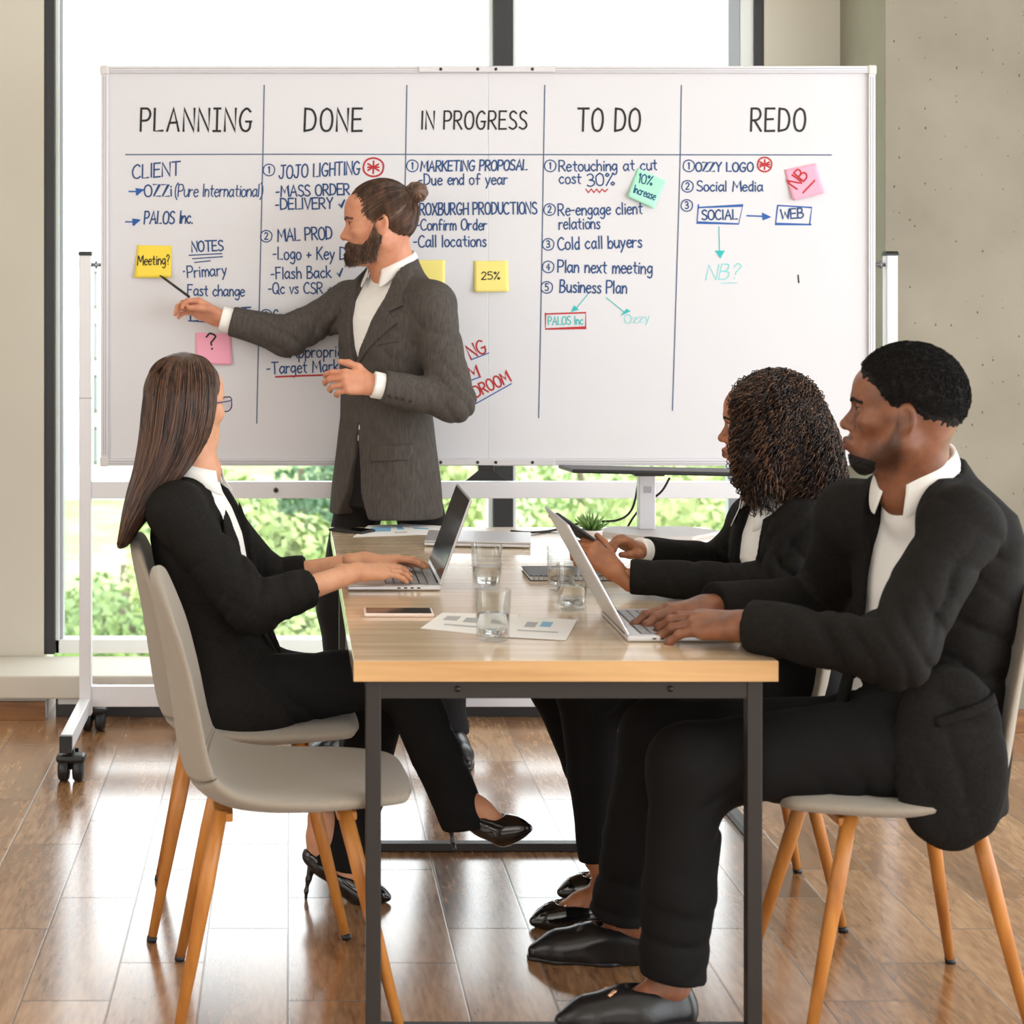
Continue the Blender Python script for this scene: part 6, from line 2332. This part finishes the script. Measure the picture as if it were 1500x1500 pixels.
# ------------------------------------------------------------------ long haired woman on the left
def long_haired_woman():
    pel = V3(P(352, 1006, 4.03))
    base = V3((pel[0], pel[1], 0))
    a = math.radians(10)
    F = V3((math.cos(a), -math.sin(a), 0))
    fr = Frame(pel, F)
    shN, shF = V3(P(258, 748, 3.885)), V3(P(300, 742, 4.17))
    elN, wrN = V3(P(368, 890, 3.84)), V3(P(524, 837, 4.03))
    elF, wrF = V3(P(392, 850, 4.28)), V3(P(536, 821, 4.25))
    hO = V3(P(276, 592, 4.04))
    t = math.radians(46)
    hf = Frame(hO, (math.cos(t), math.sin(t), .0), (-.03, 0, 1), .93)
    nb = V3(P(287, 690, 4.03))
    rows = [(-.10, .118, .170, -.01), (0, .120, .168, -.005), (.10, .104, .140, -.03), (.20, .096, .130, -.068), (.29, .106, .142, -.088), (.36, .104, .150, -.100),
            (.42, .088, .146, -.108), (.46, .070, .110, -.110), (.495, .058, .074, -.106), (.53, .050, .056, -.100)]
    hipN, hipF = fr.w(.02, -.085, .0), fr.w(.02, .085, -.01)
    knN, anN = V3(P(588, 988, 3.98)), V3(P(658, 1156, 3.93))
    knF, anF = V3(P(560, 1012, 4.16)), V3(P(500, 1275, 4.12))
    neck = [cap(hf.w(-.035, 0, -.05), nb, .043, .050), cap(hf.w(-.015, 0, -.075), nb + fr.F * .015, .036, .042)]
    hfl = head_field('woman', .92, 1.1)
    head = head_piece(hf, hfl, neck, None, .0024)
    hN = HandFrame(wrN, V3(P(604, 833, 4.10)) - wrN, (.05, -.22, 1), 1, .86)
    hF = HandFrame(wrF, V3(P(602, 819, 4.26)) - wrF, (.05, .15, 1), -1, .86)
    typ = hand_field([(6, 16, 10), (6, 18, 10), (7, 18, 10), (8, 16, 10)], (.07, .02, -.04, -.10),
                     [(.018, .024, -.006), (.050, .042, -.016), (.080, .044, -.022), (.104, .040, -.026)])
    fore = [cap(elN, wrN, .034, .0235), cap(elF, wrF, .034, .0235)]
    V, Q = nets(un(.02, *fore), .005)
    arms = (relax(V, Q, 1), Q, 0)
    inner = un(.04, prof(fr, rows, -.026), cap(shN, elN, .036, .028), cap(shF, elF, .036, .028),
               *chain([hipN, knN, anN], [.06, .046, .028]), *chain([hipF, knF, anF], [.06, .046, .028]))
    V, Q = nets(inner, .013)
    pieces = [head, arms, hand_piece(hN, typ), hand_piece(hF, typ), (V, Q, 0)]
    anE = V3(P(686, 1214, 3.905))
    # crossed leg's shoe hangs free, the other stands on its heel
    toeN, upN = V3(P(780, 1240, 3.80)), V3((-.33, .10, .94))
    hdN = V3((-.78, .45, -.30)); hdN -= upN * (hdN @ upN) / (upN @ upN)
    toeF = V3((anF[0] + .115, anF[1] - .05, 0.0)); hdF = V3((-1, .12, 0))
    pp = []
    uN = upN / np.linalg.norm(upN); fN_ = -hdN / np.linalg.norm(hdN)
    toeN = anN - (fN_ * -.180 + uN * .150) * .92
    for toe, hd, up, an in ((toeN, hdN, upN, anN), (toeF, hdF, V3((0, 0, 1)), anF)):
        f_ = Frame(toe, -hd / np.linalg.norm(hd), up, .92)
        pp.append((toe, hd / np.linalg.norm(hd), up))
        an2 = f_.w(-.172, 0, .20)
        V, Q = nets(un(.02, pump_skin(f_, None, f_.w(-.180, 0, .150 if an is anN else .215), .085), cap(an, f_.w(-.180, 0, .150 if an is anN else .215), .028, .028)), .0035)
        pieces.append((relax(V, Q), Q, 0))
    root = person(pieces, [M['skin_tan'], M['lip_fair'], M['skin_tan']], base, 'woman with long straight brown hair and glasses, seated on the left and typing')
    eyeballs(hf, root, base, 'iris_brown')
    lashes(hf, root, base)
    eyebrow(hf, root, base, M['hair_brown'], hfl, .004)
    for toe, hd, up in pp:
        pump('shoe', toe, hd, root, base, False, False, up, .92, .085)
    ax = lambda p, q: (q - p) / np.linalg.norm(q - p)
    sh = isect(prof(fr, rows, -.008), half(fr.w(-.1, 0, .505), fr.U + .3 * fr.F))
    sh = un(.02, sh, yoke(fr, nb, .052))
    so = garment('blouse', wrinkle(sh, .003, (12, 12, 8), 4), .0058, M['shirt'], root, base)
    collar(Frame(nb + fr.F * .006 - fr.U * .004, fr.F, (-.12 * fr.F + V3((0, 0, 1)))), so, base, .060, .053, .034, .62, M['shirt'], .016, .022)
    tr = un(.05, prof(fr, [(-.09, .108, .155, .0), (0, .106, .152, .0), (.06, .096, .140, -.02)], 0), *chain([hipN, knN], [.090, .066]), *chain([hipF, knF], [.090, .070]))
    tr = un(.03, tr, un(.012, *chain([knN, knN * .45 + anE * .55, anE], [.068, .058, .056])))
    m_ = knF * .45 + anF * .55
    tr = un(.03, tr, un(.02, *chain([knF, m_, anF + V3((-.01, 0, .02))], [.068, .064, .078])))
    tr = wrinkle(tr, .0035, (10, 10, 7), 2, [(knN + V3((-.04, 0, -.04)), (.7, 0, .7), .09, .007, 16), (anN + V3((0, 0, .08)), (.3, 0, 1), .08, .006, 16), (hipN + V3((.12, 0, .02)), (.8, 0, .5), .10, .006, 14)])
    tr = sub(sub(tr, beyond(anE, ax(knN, anE) + V3((-.25, 0, -.1)), .13)), beyond(anF + V3((0, 0, .012)), ax(m_, anF), .14))
    garment('trousers', tr, .0068, M['trouser_black'], root, base)
    cuN, cuF = elN + (wrN - elN) * .52, elF + (wrF - elF) * .40
    tor = un(.05, prof(fr, rows, .006), ell(shN, (.046,) * 3), ell(shF, (.046,) * 3), cap(nb - fr.U * .045, shN, .040, .046), cap(nb - fr.U * .045, shF, .040, .046))
    vee = poly2(fr, [(.012, .06), (.026, .14), (.060, .26), (.070, .36), (.070, .60), (-.070, .60), (-.070, .36), (-.060, .26), (-.026, .14), (-.012, .06), (-.05, -.2), (.05, -.2)], -.13)
    tor = isect(tor, half(fr.w(0, 0, .512), fr.U + .25 * fr.F))
    full = tor
    hipcov = ell(fr.w(.03, -.05, -.02), (.135, .13, .115), np.array([fr.F, fr.L, fr.U]))
    jac = un(.04, sub(tor, vee, .005), hipcov)
    jac = un(.05, jac, cap(shN, elN, .057, .054), cap(shF, elF, .054, .049))
    jac = un(.022, jac, un(.03, *chain([shN, elN, cuN], [.058, .055, .047])), un(.03, *chain([shF, elF, cuF], [.055, .050, .043])))
    folds = [(elN, ax(elN, wrN) - ax(elN, shN), .10, .0045, 20), (shN * .5 + elN * .5, V3((.7, 0, -.5)), .12, .005, 15), (elN * .6 + cuN * .4, V3((1, 0, .3)), .08, .004, 26), (elF, V3((.9, 0, .2)), .08, .006, 22),
             (fr.w(.02, -.14, .18), V3((.5, 0, 1)), .10, .006, 15), (fr.w(-.05, -.1, .35), V3((.8, 0, .5)), .10, .005, 14)]
    jac = wrinkle(jac, .0045, (8, 8, 6), 1, folds)
    jac = sub(sub(jac, beyond(cuN, wrN - elN, .12)), beyond(cuF, wrF - elF, .10))
    jac = isect(jac, half(fr.w(0, 0, -.075), -fr.U + .10 * fr.F))
    jk = garment('blazer', jac, .0062, M['suit_black'], root, base)
    lapels(full, fr, jk, base, [(.014, .06), (.026, .14), (.061, .26), (.071, .36), (.071, .505)], [(.022, .06), (.056, .16), (.096, .28), (.112, .36), (.100, .44), (.082, .508)], M['suit_black'])
    side = Frame(fr.o, -fr.L, (0, 0, 1))
    patch(full, side, [(-.115, .035), (.035, .020), (.035, -.012), (-.115, .0)], jk, base, M['suit_black'], 'pocket_flap', .006, .05)
    # glasses
    mb = MB()
    g0 = lambda x, y, z: Vector(hf.w(x, y, z)) - Vector(base)
    for sy in (-1, 1):
        rim = [g0(.098 - .25 * max(0, abs(dy)) * (abs(dy) > 0) * .12, sy * (.033 + dy), dz) for dy, dz in
               [(.027 * math.copysign(abs(math.cos(q)) ** .8, math.cos(q)) + (.003 if math.sin(q) > .3 and math.cos(q) > 0 else 0), .019 * math.sin(q) - .004 + (.004 if math.cos(q) > .3 and math.sin(q) > 0 else 0)) for q in np.linspace(0, 2 * math.pi, 25)]]
        mb.tube(rim, .0016, 6, cap=False)
        mb.tube([g0(.096, sy * .062, .008), g0(.070, sy * .074, .006), g0(.0, sy * .083, .002)], .0016, 6)
    mb.tube([g0(.099, -.007, .002), g0(.102, 0, .005), g0(.099, .007, .002)], .0016, 6)
    eg = mb.build('eyeglasses', M['glasses'], root)
    for sy in (-1, 1):
        c = [g0(.0975, sy * (.033 + .025 * math.cos(q)), .017 * math.sin(q) - .004) for q in np.linspace(0, 2 * math.pi, 24, endpoint=False)]
        MB().add(c + [v + Vector(hf.F) * .0012 for v in c], [tuple(range(24)), tuple(range(24, 48))[::-1]] + [(i, (i + 1) % 24, (i + 1) % 24 + 24, i + 24) for i in range(24)]).build('lens', M['lens'], eg)
    # long straight hair: stations down the back, strands along them
    r_ = np.random.default_rng(31)
    st = [(272, 517, 3, .006, 4.03), (270, 523, 28, .055, 4.03), (267, 538, 44, .086, 4.025), (265, 565, 51, .104, 4.015), (262, 600, 53, .108, 4.010), (255, 640, 50, .106, 4.000),
          (240, 680, 42, .104, 3.985), (222, 712, 33, .104, 3.975), (205, 745, 24, .100, 3.97), (190, 775, 14, .092, 3.97), (181, 797, 9, .080, 3.97)]
    C = np.array(catmull([(V3(P(s[0], s[1], s[4]))).tolist() + [s[2] * s[4] / FPX, s[3]] for s in st], 6))
    c0 = C[:, :3]
    # the head turns right: the parting side is swept off the face
    n = 64
    th = np.linspace(0, 2 * math.pi, n, endpoint=False)

    def ringpt(i, q, k=1.0):
        return c0[i] + V3((math.cos(q) * C[i, 3] * k, math.sin(q) * C[i, 4] * k, 0))
    tang = np.gradient(c0, axis=0)
    V = []
    for i in range(len(C)):
        for q in th:
            V.append(ringpt(i, q, .93 - .03 * math.sin(q * 23)))
    V = np.array(V)
    m = len(C)
    Q = np.array([[i * n + k, i * n + (k + 1) % n, (i + 1) * n + (k + 1) % n, (i + 1) * n + k] for i in range(m - 1) for k in range(n)])
    hr = np_mesh('hair', V, Q, M['hair_long'], root, base)
    scalp = un(.03, ell((-.016, 0, .038), (.108, .086, .096)), ell((-.046, 0, .010), (.074, .076, .080)))
    scf = lambda p: np.maximum(scalp.fn(p), p[:, 0] - np.interp(p[:, 2], [-.06, .0, .05, .08], [-.02, .018, .062, .075])) + .001 * np.sin(np.arctan2(p[:, 1], p[:, 0]) * 50)
    garment('hair_crown', hf.tf(Fd(scf, scalp.lo, scalp.hi)), .004, M['hair_long'], hr, base)
    S = 2600
    paths = []
    for s in range(S):
        q = r_.uniform(0, 2 * math.pi)
        k = r_.uniform(.92, 1.03)
        e = int(m * r_.uniform(.88, 1.0)) if r_.random() < .7 else int(m * r_.uniform(.7, .95))
        idx = np.linspace(r_.integers(0, 6), e - 1, 16)
        ph, amp = r_.uniform(0, 6.28), r_.normal(0, .05)
        row = []
        for x in idx:
            i = min(int(x), m - 1)
            qq = q + amp * math.sin(x / m * 5 + ph)
            row.append(ringpt(i, qq, k))
        paths.append(row)
    V, Q = tubes(np.array(paths), .00085)
    tone = np.repeat(r_.choice(3, S, p=[.55, .22, .23]), 15)
    np_mesh('hair_strands', V, Q, [M['hair_long'], M['hair_long_b'], M['hair_long_c']], hr, base, np.tile(tone, 3))
    return root


long_haired_woman()
